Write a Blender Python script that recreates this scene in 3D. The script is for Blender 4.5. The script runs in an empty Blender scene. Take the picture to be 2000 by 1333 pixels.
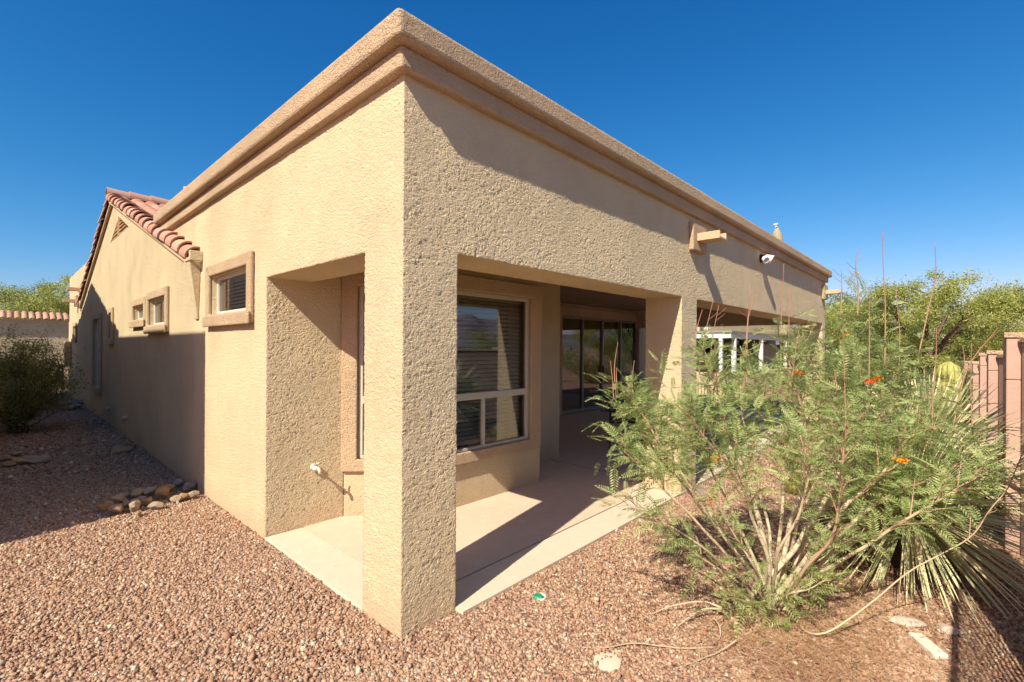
import bpy, bmesh, math, random
import numpy as np
from mathutils import Vector, Matrix, noise as mnoise
from mathutils.geometry import tessellate_polygon
R = math.radians
rng = np.random.default_rng(7)
random.seed(7)
scene = bpy.context.scene
COL = scene.collection

# ------------------------------------------------------------------ camera numbers
F, HY, ROLL, YAW = 935.83, 678.55, 0.0061, 0.7525
CAM = np.array([-1.5781, -2.3405, 1.65])
SUN_AZ, SUN_EL = R(12.4), R(42.3)          # direction the light travels (from +X towards +Y), elevation

def at(u, v, d):
    """a point of the place, seen along (u, v) of the photograph, d metres away"""
    c, s = math.cos(ROLL), math.sin(ROLL); a = u-1000; b = v-HY
    x = c*a+s*b; y = -s*a+c*b; r = x/F; up = -y/F
    return CAM + d*np.array([math.cos(YAW)+r*math.sin(YAW), math.sin(YAW)-r*math.cos(YAW), up])
def onz(u, v, z=0.0):
    p = at(u, v, 1.0)-CAM; t = (z-CAM[2])/p[2]; return CAM+t*p

# ------------------------------------------------------------------ object helpers
def link(o, parent=None):
    COL.objects.link(o)
    if parent is not None: o.parent = parent
    return o
def tag(o, label=None, cat=None, group=None, kind=None):
    if label: o['label'] = label
    if cat: o['category'] = cat
    if group: o['group'] = group
    if kind: o['kind'] = kind
    return o
def empty(name, loc=(0, 0, 0), rz=0.0):
    o = bpy.data.objects.new(name, None); o.location = loc; o.rotation_euler = (0, 0, rz)
    o.empty_display_size = 0.1
    return link(o)
def mesh(name, V, Fc, mat, parent=None, smooth=False, attr=None, local=None):
    me = bpy.data.meshes.new(name)
    if isinstance(Fc, np.ndarray):
        V = np.asarray(V, np.float32); n = len(V); m, k = Fc.shape
        me.vertices.add(n); me.vertices.foreach_set('co', V.ravel())
        me.loops.add(m*k); me.loops.foreach_set('vertex_index', Fc.astype(np.int32).ravel())
        me.polygons.add(m); me.polygons.foreach_set('loop_start', np.arange(0, m*k, k, dtype=np.int32))
        me.polygons.foreach_set('loop_total', np.full(m, k, np.int32))
        me.update(calc_edges=True)
    else:
        me.from_pydata([tuple(map(float, v)) for v in V], [], Fc); me.update()
    if attr is not None:
        for k, val in attr.items():
            a = me.attributes.new(k, 'FLOAT', 'POINT'); a.data.foreach_set('value', np.asarray(val, np.float32))
    if smooth: me.polygons.foreach_set('use_smooth', np.ones(len(me.polygons), bool))
    me.materials.append(mat)
    o = bpy.data.objects.new(name, me); link(o, parent)
    if parent is not None: o.matrix_parent_inverse = Matrix.Translation(-Vector(parent.location)) if parent.rotation_euler.z == 0 else (Matrix.Translation(Vector(parent.location)) @ Matrix.Rotation(parent.rotation_euler.z, 4, 'Z')).inverted()
    return o
def bevel(o, w=0.015, seg=2):
    m = o.modifiers.new('bevel', 'BEVEL'); m.width = w; m.segments = seg; m.limit_method = 'ANGLE'; m.angle_limit = R(35)
    return o

def bevel_skip(o, w, seg, skip):
    me = o.data; bm = bmesh.new(); bm.from_mesh(me); lay = bm.edges.layers.float.new('bevel_weight_edge')
    for e in bm.edges:
        if len(e.link_faces) == 2 and e.calc_face_angle(0) > R(35) and not all(skip(v.co) for v in e.verts): e[lay] = 1.0
    bm.to_mesh(me); bm.free(); m = o.modifiers.new('bevel', 'BEVEL'); m.width = w; m.segments = seg; m.limit_method = 'WEIGHT'
def ubox(boxes, holes=(), maxc=None):
    """boundary of a union of axis-aligned boxes minus holes, one clean shell"""
    ax = []
    for i in range(3):
        s = set()
        for b in list(boxes)+list(holes): s.add(round(b[2*i], 5)); s.add(round(b[2*i+1], 5))
        ax.append(sorted(s))
    n = [len(a)-1 for a in ax]
    cen = [np.array([(a[j]+a[j+1])/2 for j in range(len(a)-1)]) for a in ax]
    X, Y, Z = np.meshgrid(*cen, indexing='ij'); fill = np.zeros(X.shape, bool)
    ins = lambda b: (X > b[0]) & (X < b[1]) & (Y > b[2]) & (Y < b[3]) & (Z > b[4]) & (Z < b[5])
    for b in boxes: fill |= ins(b)
    for b in holes: fill &= ~ins(b)
    vid = {}; V = []; Fc = []
    def v(i, j, k):
        key = (i, j, k)
        if key not in vid: vid[key] = len(V); V.append((ax[0][i], ax[1][j], ax[2][k]))
        return vid[key]
    g = lambda i, j, k: 0 <= i < n[0] and 0 <= j < n[1] and 0 <= k < n[2] and fill[i, j, k]
    for i in range(n[0]):
        for j in range(n[1]):
            for k in range(n[2]):
                if not fill[i, j, k]: continue
                if not g(i-1, j, k): Fc.append((v(i, j, k), v(i, j, k+1), v(i, j+1, k+1), v(i, j+1, k)))
                if not g(i+1, j, k): Fc.append((v(i+1, j, k), v(i+1, j+1, k), v(i+1, j+1, k+1), v(i+1, j, k+1)))
                if not g(i, j-1, k): Fc.append((v(i, j, k), v(i+1, j, k), v(i+1, j, k+1), v(i, j, k+1)))
                if not g(i, j+1, k): Fc.append((v(i, j+1, k), v(i, j+1, k+1), v(i+1, j+1, k+1), v(i+1, j+1, k)))
                if not g(i, j, k-1): Fc.append((v(i, j, k), v(i, j+1, k), v(i+1, j+1, k), v(i+1, j, k)))
                if not g(i, j, k+1): Fc.append((v(i, j, k+1), v(i+1, j, k+1), v(i+1, j+1, k+1), v(i, j+1, k+1)))
    return V, Fc
def B(name, boxes, mat, parent=None, bev=0.0, holes=(), seg=2):
    V, Fc = ubox(boxes, holes); o = mesh(name, V, Fc, mat, parent)
    if bev: bevel(o, bev, seg)
    return o
def dice(boxes, holes, step):
    """the shell of ubox cut into small faces; step(axis, lo, hi) gives the spacing"""
    V, Fc = ubox(boxes, holes); V = np.array(V); ax = []; 
    for a in range(3):
        c = sorted(set(np.round(V[:, a], 5))); full = [c[0]]
        for lo, hi in zip(c[:-1], c[1:]):
            n = max(1, int(round((hi-lo)/step(a, lo, hi)))); full += list(np.round(np.linspace(lo, hi, n+1)[1:], 6))
        ax.append(np.array(full))
    NY, NZ = len(ax[1]), len(ax[2]); keys = []
    for f in Fc:
        P = V[list(f)]; lo, hi = P.min(0), P.max(0); idx = [(int(np.argmin(abs(ax[a]-lo[a]))), int(np.argmin(abs(ax[a]-hi[a])))) for a in range(3)]
        fl = [a for a in range(3) if idx[a][0] == idx[a][1]][0]; a1, a2 = [a for a in range(3) if a != fl]
        I, J = np.meshgrid(np.arange(idx[a1][0], idx[a1][1]), np.arange(idx[a2][0], idx[a2][1]), indexing='ij'); I = I.ravel(); J = J.ravel()
        nrm = np.cross(P[1]-P[0], P[2]-P[1])[fl]; o = np.zeros(3); o[a1] = 1; q = np.zeros(3); q[a2] = 1; flip = np.cross(o, q)[fl]*nrm < 0
        def key(di, dj):
            g = [0, 0, 0]; g[fl] = np.full(I.shape, idx[fl][0]); g[a1] = I+di; g[a2] = J+dj; return (g[0]*NY+g[1])*NZ+g[2]
        K = [key(0, 0), key(1, 0), key(1, 1), key(0, 1)]; keys.append(np.stack(K[::-1] if flip else K, 1))
    K = np.concatenate(keys); u, inv = np.unique(K, return_inverse=True); inv = inv.reshape(-1, 4)
    X = np.stack([ax[0][u//(NY*NZ)], ax[1][(u//NZ) % NY], ax[2][u % NZ]], 1); return X, inv
def sheet(name, P, mat, parent=None):
    return mesh(name, P, [(0, 1, 2, 3)], mat, parent)
def obox(name, c, size, rz, mat, parent=None, bev=0.0):
    """box centred at c turned by rz"""
    V, Fc = ubox([(-size[0]/2, size[0]/2, -size[1]/2, size[1]/2, -size[2]/2, size[2]/2)])
    cz, sz = math.cos(rz), math.sin(rz)
    V = [(c[0]+x*cz-y*sz, c[1]+x*sz+y*cz, c[2]+z) for x, y, z in V]
    o = mesh(name, V, Fc, mat, parent)
    if bev: bevel(o, bev)
    return o
def prism(outer, holes, place, t, name, mat, parent=None, bev=0.0):
    """2D polygon with holes, front and back sheets and all rims; place(a, b, depth) -> 3D"""
    loops = [outer]+list(holes); tris = tessellate_polygon([[Vector((a, b, 0)) for a, b in l] for l in loops])
    P = [p for l in loops for p in l]; n = len(P)
    V = [place(a, b, 0) for a, b in P]+[place(a, b, t) for a, b in P]; Fc = []
    for tr in tris:
        i, j, k = tr
        Fc.append((i, j, k)); Fc.append((k+n, j+n, i+n))
    s = 0
    for l in loops:
        m = len(l)
        for q in range(m):
            a, b = s+q, s+(q+1) % m
            Fc.append((a, b, b+n, a+n))
        s += m
    o = mesh(name, V, Fc, mat, parent)
    bm = bmesh.new(); bm.from_mesh(o.data); bmesh.ops.recalc_face_normals(bm, faces=bm.faces); bm.to_mesh(o.data); bm.free()
    if bev: bevel(o, bev)
    return o

class Acc:
    """collects many small shapes into the arrays of one mesh"""
    def __init__(s): s.V = []; s.F = []; s.A = []; s.n = 0
    def add(s, V, Fc, a=0.5):
        V = np.asarray(V, float); s.V.append(V); s.F += [tuple(i+s.n for i in f) for f in Fc]
        s.A.append(np.full(len(V), a) if np.isscalar(a) else np.asarray(a)); s.n += len(V)
    def box(s, b, a=0.5):
        V, Fc = ubox([b]); s.add(V, Fc, a)
    def tube(s, pts, r, seg=6, a=0.5, cap=True):
        pts = [np.asarray(p, float) for p in pts]; n = len(pts)
        rr = [r]*n if np.isscalar(r) else r
        V = []; Fc = []; up = np.array([0, 0, 1.0])
        for i, p in enumerate(pts):
            d = pts[min(i+1, n-1)]-pts[max(i-1, 0)]; d = d/(np.linalg.norm(d)+1e-9)
            if i == 0:
                ref = np.array([1.0, 0, 0]) if abs(d[2]) > .8 else up
                u = np.cross(d, ref)
            else: u = u-d*np.dot(u, d)
            u = u/(np.linalg.norm(u)+1e-9); w = np.cross(d, u)
            for k in range(seg):
                t = 2*math.pi*k/seg; V.append(p+rr[i]*(math.cos(t)*u+math.sin(t)*w))
        for i in range(n-1):
            for k in range(seg):
                k2 = (k+1) % seg
                Fc.append((i*seg+k, i*seg+k2, (i+1)*seg+k2, (i+1)*seg+k))
        if cap: Fc.append(tuple(range(seg))[::-1]); Fc.append(tuple((n-1)*seg+k for k in range(seg)))
        s.add(V, Fc, a)
    def build(s, name, mat, parent=None, smooth=False):
        return mesh(name, np.vstack(s.V), s.F, mat, parent, smooth, {'rnd': np.concatenate(s.A)})
class QAcc:
    """same for same-sized faces, numpy only"""
    def __init__(s, k): s.k = k; s.V = []; s.F = []; s.A = []; s.n = 0
    def add(s, V, Fc, A):
        s.V.append(V); s.F.append(Fc+s.n); s.A.append(A); s.n += len(V)
    def build(s, name, mat, parent=None, smooth=False):
        return mesh(name, np.vstack(s.V), np.vstack(s.F), mat, parent, smooth, {'rnd': np.concatenate(s.A)})

# ------------------------------------------------------------------ materials
def new_mat(name):
    m = bpy.data.materials.new(name); m.use_nodes = True; nt = m.node_tree
    bs = nt.nodes['Principled BSDF']; return m, nt, bs
def N(nt, typ, **kw):
    n = nt.nodes.new(typ)
    for k, v in kw.items():
        if k in n.inputs: n.inputs[k].default_value = v
        else: setattr(n, k, v)
    return n
def L(nt, a, b): nt.links.new(a, b)
def coords(nt, scale=(1, 1, 1)):
    tc = N(nt, 'ShaderNodeTexCoord'); mp = N(nt, 'ShaderNodeMapping'); mp.inputs['Scale'].default_value = scale
    L(nt, tc.outputs['Object'], mp.inputs['Vector']); return mp.outputs['Vector']
def ramp(nt, fac, stops, interp='LINEAR'):
    r = N(nt, 'ShaderNodeValToRGB'); cr = r.color_ramp; cr.interpolation = interp
    while len(cr.elements) < len(stops): cr.elements.new(0.5)
    for e, (p, c) in zip(cr.elements, stops):
        e.position = p; e.color = (*c, 1) if len(c) == 3 else c
    L(nt, fac, r.inputs['Fac']); return r.outputs['Color']
def mixc(nt, fac, a, b, mode='MIX'):
    m = N(nt, 'ShaderNodeMix', data_type='RGBA', blend_type=mode)
    for sock, val in ((m.inputs[0], fac), (m.inputs[6], a), (m.inputs[7], b)):
        if isinstance(val, (tuple, list)): sock.default_value = (*val, 1) if len(val) == 3 else val
        elif isinstance(val, (int, float)): sock.default_value = val
        else: L(nt, val, sock)
    return m.outputs[2]
def mth(nt, op, a, b=None, c=None, clamp=False):
    m = N(nt, 'ShaderNodeMath', operation=op, use_clamp=clamp)
    for i, val in enumerate((a, b, c)):
        if val is None: continue
        if isinstance(val, (int, float)): m.inputs[i].default_value = val
        else: L(nt, val, m.inputs[i])
    return m.outputs[0]
def noise(nt, vec, scale, detail=3, rough=.5, dist=0.0):
    n = N(nt, 'ShaderNodeTexNoise', Scale=scale, Detail=detail, Roughness=rough, Distortion=dist); L(nt, vec, n.inputs['Vector']); return n.outputs['Fac']
def bump(nt, bs, h, strength, dist):
    b = N(nt, 'ShaderNodeBump', Strength=strength, Distance=dist); L(nt, h, b.inputs['Height']); L(nt, b.outputs['Normal'], bs.inputs['Normal']); return b

def stucco(name, col, scale=1.0, amt=1.0, weather=.12, dirt=False, disp=False):
    m, nt, bs = new_mat(name); v = coords(nt)
    c1 = tuple(x*(1-weather) for x in col); c2 = tuple(min(1, x*(1+weather*.6)) for x in col)
    big = noise(nt, v, 1.1, 4, .55)
    mp = N(nt, 'ShaderNodeMapping'); mp.inputs['Scale'].default_value = (3.2, 3.2, .22); L(nt, v, mp.inputs['Vector']); strk = noise(nt, mp.outputs[0], 1.0, 5, .62)
    colr = ramp(nt, big, [(.3, c1), (.7, c2)])
    fine = noise(nt, v, 60*scale, 3, .6)
    colr = mixc(nt, ramp(nt, strk, [(.5, (0, 0, 0)), (.78, (.22, .22, .22))]), colr, tuple(x*.72 for x in col))
    colr = mixc(nt, ramp(nt, noise(nt, v, 3.3, 3, .5), [(.58, (0, 0, 0)), (.72, (.25, .25, .25))]), colr, tuple(min(1, x*1.18) for x in col))
    colr = mixc(nt, mth(nt, 'MULTIPLY', fine, .22), colr, tuple(x*.62 for x in col))
    if dirt:
        sep = N(nt, 'ShaderNodeSeparateXYZ'); L(nt, v, sep.inputs[0])
        dz = mth(nt, 'ADD', sep.outputs['Z'], mth(nt, 'MULTIPLY', noise(nt, v, 6, 3), .22))
        mask = N(nt, 'ShaderNodeMapRange'); mask.inputs[1].default_value = .34; mask.inputs[2].default_value = .06; mask.inputs[3].default_value = 0; mask.inputs[4].default_value = .35
        L(nt, dz, mask.inputs[0]); colr = mixc(nt, mask.outputs[0], colr, (.42, .25, .16))
    L(nt, colr, bs.inputs['Base Color']); bs.inputs['Roughness'].default_value = .95; bs.inputs['Specular IOR Level'].default_value = .15
    # trowelled, dashed relief: warped ridges and lumps at 1 to 4 cm
    warp = N(nt, 'ShaderNodeTexNoise', Scale=9*scale, Detail=2); L(nt, v, warp.inputs['Vector'])
    vv = N(nt, 'ShaderNodeVectorMath', operation='MULTIPLY_ADD'); L(nt, warp.outputs['Color'], vv.inputs[0]); vv.inputs[1].default_value = (.05, .05, .05); L(nt, v, vv.inputs[2])
    a = noise(nt, vv.outputs[0], 33*scale, 3, .55, .5)
    ridge = mth(nt, 'SUBTRACT', 1.0, mth(nt, 'MULTIPLY', mth(nt, 'ABSOLUTE', mth(nt, 'SUBTRACT', a, .5)), 5.0), clamp=True)
    b2 = noise(nt, v, 85*scale, 4, .65)
    b3 = noise(nt, vv.outputs[0], 14*scale, 3, .55, .3)
    mod = N(nt, 'ShaderNodeMapRange'); L(nt, noise(nt, v, 2.3, 2, .5), mod.inputs[0]); mod.inputs[1].default_value = .32; mod.inputs[2].default_value = .68; mod.inputs[3].default_value = .25; mod.inputs[4].default_value = .95
    mpz = N(nt, 'ShaderNodeMapping'); mpz.inputs['Scale'].default_value = (1, 1, 2.4); mpz.inputs['Rotation'].default_value = (.5, .35, 0); L(nt, vv.outputs[0], mpz.inputs['Vector']); tro = noise(nt, mpz.outputs[0], 24*scale, 4, .7, .6)
    ridge = mth(nt, 'MULTIPLY', ridge, mod.outputs[0])
    h = mth(nt, 'ADD', mth(nt, 'MULTIPLY', ridge, .55), mth(nt, 'ADD', mth(nt, 'MULTIPLY', b2, .6), mth(nt, 'ADD', mth(nt, 'MULTIPLY', b3, .45), mth(nt, 'MULTIPLY', tro, 1.1))))
    if disp:
        dn = N(nt, 'ShaderNodeDisplacement', Midlevel=1.32, Scale=.0115); L(nt, h, dn.inputs['Height']); L(nt, dn.outputs[0], nt.nodes['Material Output'].inputs['Displacement']); m.displacement_method = 'BOTH'; return m
    bump(nt, bs, h, .85*amt if amt < 1.15 else 1.0, .017*max(1, amt)/scale)
    return m
def plain(name, col, rough=.6, metal=0.0, var=.1, nscale=20, spec=.5, bmp=0.0):
    m, nt, bs = new_mat(name); v = coords(nt)
    f = noise(nt, v, nscale, 4, .6)
    L(nt, ramp(nt, f, [(.3, tuple(x*(1-var) for x in col)), (.7, tuple(min(1, x*(1+var)) for x in col))]), bs.inputs['Base Color'])
    bs.inputs['Roughness'].default_value = rough; bs.inputs['Metallic'].default_value = metal; bs.inputs['Specular IOR Level'].default_value = spec
    if bmp: bump(nt, bs, f, .6, bmp)
    return m
def leafmat(name, stops, trans=.35, rough=.55):
    m, nt, bs = new_mat(name)
    at_ = N(nt, 'ShaderNodeAttribute', attribute_name='rnd')
    c = ramp(nt, at_.outputs['Fac'], stops); L(nt, c, bs.inputs['Base Color']); bs.inputs['Roughness'].default_value = rough; bs.inputs['Specular IOR Level'].default_value = .3
    tr = N(nt, 'ShaderNodeBsdfTranslucent'); L(nt, c, tr.inputs['Color'])
    mx = N(nt, 'ShaderNodeMixShader'); mx.inputs[0].default_value = trans
    L(nt, bs.outputs[0], mx.inputs[1]); L(nt, tr.outputs[0], mx.inputs[2]); L(nt, mx.outputs[0], nt.nodes['Material Output'].inputs['Surface'])
    return m
def rndmat(name, stops, rough=.9, bmp=.0, bscale=60, spec=.2, interp='LINEAR', var=.25):
    m, nt, bs = new_mat(name)
    at_ = N(nt, 'ShaderNodeAttribute', attribute_name='rnd'); v = coords(nt)
    c = ramp(nt, at_.outputs['Fac'], stops, interp); f = noise(nt, v, bscale, 4, .65)
    c = mixc(nt, mth(nt, 'MULTIPLY', f, var), c, tuple(x*.35 for x in stops[0][1]))
    L(nt, c, bs.inputs['Base Color']); bs.inputs['Roughness'].default_value = rough; bs.inputs['Specular IOR Level'].default_value = spec
    if bmp: bump(nt, bs, f, .7, bmp)
    return m

STU = (.65, .522, .328)
M = {}
M['stucco'] = stucco('stucco_tan', STU, dirt=True)
M['stucco_relief'] = stucco('stucco_tan_relief', STU, dirt=True, disp=True)
M['stucco_far'] = stucco('stucco_tan_far', STU, scale=.6)
M['trim'] = stucco('stucco_trim', (.615, .445, .28), scale=1.1, amt=1.15)
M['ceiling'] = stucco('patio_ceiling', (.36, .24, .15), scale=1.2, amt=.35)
M['frame'] = plain('window_frame', (.50, .46, .36), .45, 0, .06)
M['white'] = plain('white_paint', (.80, .79, .76), .5, 0, .05)
M['tanframe'] = plain('tan_frame', (.66, .60, .49), .5, 0, .05)
M['doorframe'] = plain('slider_frame', (.27, .25, .20), .4, .3, .05)
M['blind'] = plain('blind_slat', (.72, .64, .50), .6, 0, .05)
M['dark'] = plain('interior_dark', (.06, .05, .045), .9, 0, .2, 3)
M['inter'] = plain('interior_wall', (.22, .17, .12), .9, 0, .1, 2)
M['black'] = plain('black_metal', (.03, .03, .033), .45, .3, .2)
M['canale'] = plain('painted_wood', (.56, .38, .23), .75, 0, .1, 30, .3, .002)
M['pvc'] = plain('white_plastic', (.75, .72, .66), .4, 0, .08)
M['brass'] = plain('hose_bib_metal', (.72, .62, .45), .4, .3, .1)
M['teal'] = plain('teal_glazed_pot', (.03, .12, .15), .2, 0, .4, 8)
M['cloth'] = plain('grey_panel', (.30, .27, .22), .8, 0, .05)
# roof tile
m, nt, bs = new_mat('clay_tile'); at_ = N(nt, 'ShaderNodeAttribute', attribute_name='rnd'); v = coords(nt)
c = ramp(nt, at_.outputs['Fac'], [(0, (.36, .15, .085)), (.45, (.48, .22, .135)), (.8, (.55, .29, .19)), (1, (.42, .25, .19))])
c = mixc(nt, mth(nt, 'MULTIPLY', noise(nt, v, 9, 5, .65), .5), c, (.50, .33, .25)); L(nt, c, bs.inputs['Base Color']); bs.inputs['Roughness'].default_value = .85
bump(nt, bs, noise(nt, v, 70, 4), .4, .004); M['tile'] = m
# concrete
def concrete(name, c1, c2, c3):
    m, nt, bs = new_mat(name); v = coords(nt)
    a = noise(nt, v, 1.3, 5, .6, .4); b = noise(nt, v, 9, 5, .7); f = noise(nt, v, 140, 3, .6)
    c = mixc(nt, a, c1, c2); c = mixc(nt, ramp(nt, b, [(.48, (0, 0, 0)), (.75, (.6, .6, .6))]), c, c3)
    c = mixc(nt, mth(nt, 'MULTIPLY', f, .15), c, tuple(x*.6 for x in c1))
    spots = ramp(nt, noise(nt, v, 34, 1, .4), [(.205, (1, 1, 1)), (.235, (0, 0, 0))]); c = mixc(nt, mth(nt, 'MULTIPLY', spots, .5), c, (.2, .13, .09))
    L(nt, c, bs.inputs['Base Color']); bs.inputs['Roughness'].default_value = .85; bs.inputs['Specular IOR Level'].default_value = .25
    bump(nt, bs, mth(nt, 'ADD', f, mth(nt, 'MULTIPLY', b, 1.5)), .35, .003); return m
M['slab'] = concrete('patio_concrete', (.68, .52, .38), (.58, .42, .295), (.74, .60, .46))
M['slabedge'] = concrete('border_concrete', (.68, .555, .42), (.60, .475, .345), (.73, .62, .48))
M['joint'] = plain('joint_filler', (.16, .10, .07), .95, 0, .5, 14)
M['drive'] = concrete('driveway_concrete', (.48, .46, .43), (.42, .40, .38), (.55, .53, .50))
# ground under the gravel
m, nt, bs = new_mat('gravel_ground'); v = coords(nt)
vo = N(nt, 'ShaderNodeTexVoronoi', Scale=34.0, Randomness=1.0); L(nt, v, vo.inputs['Vector'])
sepc = N(nt, 'ShaderNodeSeparateColor'); L(nt, vo.outputs['Color'], sepc.inputs[0])
c = ramp(nt, sepc.outputs[0], [(0, (.20, .105, .075)), (.3, (.40, .22, .155)), (.55, (.33, .20, .155)), (.75, (.50, .32, .23)), (.93, (.36, .28, .22)), (1, (.62, .48, .36))])
dist = vo.outputs['Distance']
c = mixc(nt, ramp(nt, dist, [(.45, (0, 0, 0)), (.75, (1, 1, 1))]), c, (.12, .065, .045))
c = mixc(nt, ramp(nt, noise(nt, v, .5, 4), [(.35, (0, 0, 0)), (.65, (.45, .45, .45))]), c, (.42, .26, .17))
L(nt, c, bs.inputs['Base Color']); bs.inputs['Roughness'].default_value = .95; bs.inputs['Specular IOR Level'].default_value = .15
bump(nt, bs, mth(nt, 'SUBTRACT', 1.0, dist), 1.0, .02); M['gground'] = m
M['pebble'] = rndmat('pebbles', [(0, (.19, .105, .068)), (.2, (.35, .20, .125)), (.5, (.45, .275, .172)), (.7, (.42, .285, .188)), (.85, (.57, .40, .265)), (.95, (.37, .32, .255)), (1, (.76, .65, .47))], .9, .003, 90)
M['rock'] = rndmat('rocks', [(0, (.50, .28, .12)), (.35, (.48, .34, .21)), (.65, (.45, .36, .28)), (1, (.36, .29, .27))], .85, .012, 16, var=.45)
M['whiterock'] = rndmat('pale_rock', [(0, (.72, .66, .54)), (1, (.60, .48, .38))], .9, .008, 22, var=.3)
M['desert'] = plain('desert_ground', (.36, .24, .165), .95, 0, .3, .35, .1)
M['hill'] = plain('far_mountain', (.17, .16, .19), 1, 0, .35, .01, 0)
# glass: clear pane with a coated, mirror-like face
m = bpy.data.materials.new('window_glass'); m.use_nodes = True; nt = m.node_tree; nt.nodes.clear()
out = N(nt, 'ShaderNodeOutputMaterial'); tr = N(nt, 'ShaderNodeBsdfTransparent'); tr.inputs[0].default_value = (.80, .81, .78, 1)
gl = N(nt, 'ShaderNodeBsdfGlossy'); gl.inputs['Roughness'].default_value = .0; gl.inputs['Color'].default_value = (.95, .97, 1, 1)
fr = N(nt, 'ShaderNodeFresnel', IOR=1.5); mx = N(nt, 'ShaderNodeMixShader')
L(nt, mth(nt, 'ADD', mth(nt, 'MULTIPLY', fr.outputs[0], 1.3), .07, clamp=True), mx.inputs[0]); L(nt, tr.outputs[0], mx.inputs[1]); L(nt, gl.outputs[0], mx.inputs[2]); L(nt, mx.outputs[0], out.inputs[0]); M['glass'] = m
# plants
M['leaf_shrub'] = leafmat('shrub_leaf', [(0, (.12, .19, .055)), (.4, (.32, .41, .14)), (.75, (.54, .59, .25)), (.9, (.74, .68, .33)), (1, (.74, .50, .15))], .45)
M['stem'] = rndmat('shrub_stem', [(0, (.60, .52, .37)), (.35, (.52, .42, .28)), (.65, (.42, .26, .16)), (1, (.36, .15, .10))], .8, .003, 60)
M['flower'] = leafmat('flower_petal', [(0, (.75, .06, .01)), (.5, (.85, .20, .01)), (1, (.90, .48, .02))], .3)
M['yucca'] = leafmat('yucca_leaf', [(0, (.20, .25, .09)), (.35, (.34, .39, .16)), (.7, (.50, .52, .26)), (.9, (.62, .60, .36)), (1, (.66, .54, .32))], .12, .4)
M['dry'] = leafmat('dry_leaf', [(0, (.30, .22, .14)), (1, (.55, .44, .30))], .1)
M['pverde'] = leafmat('palo_verde_leaf', [(0, (.18, .22, .05)), (.5, (.40, .44, .11)), (.85, (.56, .57, .18)), (1, (.64, .60, .22))], .45)
M['mesq'] = leafmat('mesquite_leaf', [(0, (.10, .14, .04)), (.5, (.20, .25, .08)), (1, (.34, .37, .14))], .4)
M['creo'] = leafmat('creosote_leaf', [(0, (.10, .11, .03)), (.5, (.22, .22, .06)), (1, (.38, .35, .12))], .3)
M['bark'] = plain('bark', (.13, .09, .06), .95, 0, .35, 12, .1, .01)
M['litter'] = rndmat('dry_litter', [(0, (.32, .15, .07)), (.5, (.46, .24, .12)), (1, (.68, .50, .32))], .9)
M['cactus'] = leafmat('golden_spines', [(0, (.25, .24, .05)), (.6, (.55, .47, .09)), (1, (.75, .66, .20))], .2)
M['cgreen'] = plain('cactus_skin', (.36, .34, .08), .6, 0, .25, 12)
M['saguaro'] = plain('saguaro_skin', (.30, .27, .17), .7, 0, .2, 14)
M['fence'] = stucco('pink_block', (.50, .33, .255), scale=1.6, amt=.3, weather=.08)
M['green'] = plain('green_plastic', (.02, .30, .16), .5, 0, .15)

# ------------------------------------------------------------------ THE HOUSE
house = tag(empty('house'), 'tan stucco house with flat parapet, covered corner patio and clay tiled gable', 'house')
ZW, ZO, ZC = 3.3, 2.245, 2.75
def trimmed(name, y0, y1, z0, z1, w=.12, split=None, blinds=True, depth=.04):
    """window in the side wall (plane x = 0): stucco surround proud of the wall, frame, panes, blind"""
    a0, a1, b0, b1 = y0+w, y1-w, z0+w, z1-w
    win = B(name, [(-depth, .0-.001, y0, y1, z0, z1)], M['trim'], house, .014, [(-1, 1, a0, a1, b0, b1)])
    win.name = name
    B('sill', [(-depth-.025, -depth-.001, y0-.01, y1+.01, z0-.012, z0+w*.85)], M['trim'], win, .012)
    fr = [(.045, .085, a0, a1, b0, b1)]
    fw = .035
    if split: h = [(0, 1, a0+fw, a1-fw, b0+fw, split-fw/2), (0, 1, a0+fw, a1-fw, split+fw/2, b1-fw)]
    else: h = [(0, 1, a0+fw, a1-fw, b0+fw, b1-fw)]
    B('frame', fr, M['tanframe'], win, .004, h)
    sheet('pane', [(.065, a1-.02, b0+.02), (.065, a0+.02, b0+.02), (.065, a0+.02, b1-.02), (.065, a1-.02, b1-.02)], M['glass'], win)
    if blinds:
        A = Acc(); z = b0+.05
        while z < b1-.06:
            A.add([(.115, a0+.03, z-.016), (.15, a0+.03, z+.014), (.15, a1-.03, z+.014), (.115, a1-.03, z-.016),
                   (.115, a0+.03, z-.013), (.15, a0+.03, z+.017), (.15, a1-.03, z+.017), (.115, a1-.03, z-.013)], [(0, 1, 2, 3), (7, 6, 5, 4), (0, 4, 5, 1), (3, 2, 6, 7), (0, 3, 7, 4), (1, 5, 6, 2)]); z += .038
        A.box((.12, .15, a0+.02, a1-.02, b1-.05, b1-.005)); A.build('blind', M['blind'], win)
    return (a0, a1, b0, b1)
wins = [('small_window', 2.344, 3.74, 1.86, 2.515, None), ('small_window', 5.55, 6.90, 1.83, 2.46, None), ('small_window', 6.98, 8.14, 1.95, 2.42, None),
        ('narrow_window', 10.21, 10.82, 1.66, 2.42, None), ('tall_window', 11.85, 13.28, .52, 2.37, 1.62), ('small_window', 17.0, 18.0, 1.73, 2.32, None)]
ops = [trimmed(n, a, b, c, d, .12 if b-a > .8 else .11, s, blinds=(n != 'tall_window')) for n, a, b, c, d, s in wins]
hb = lambda o: (-1, 1, o[0], o[1], o[2], o[3])
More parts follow.
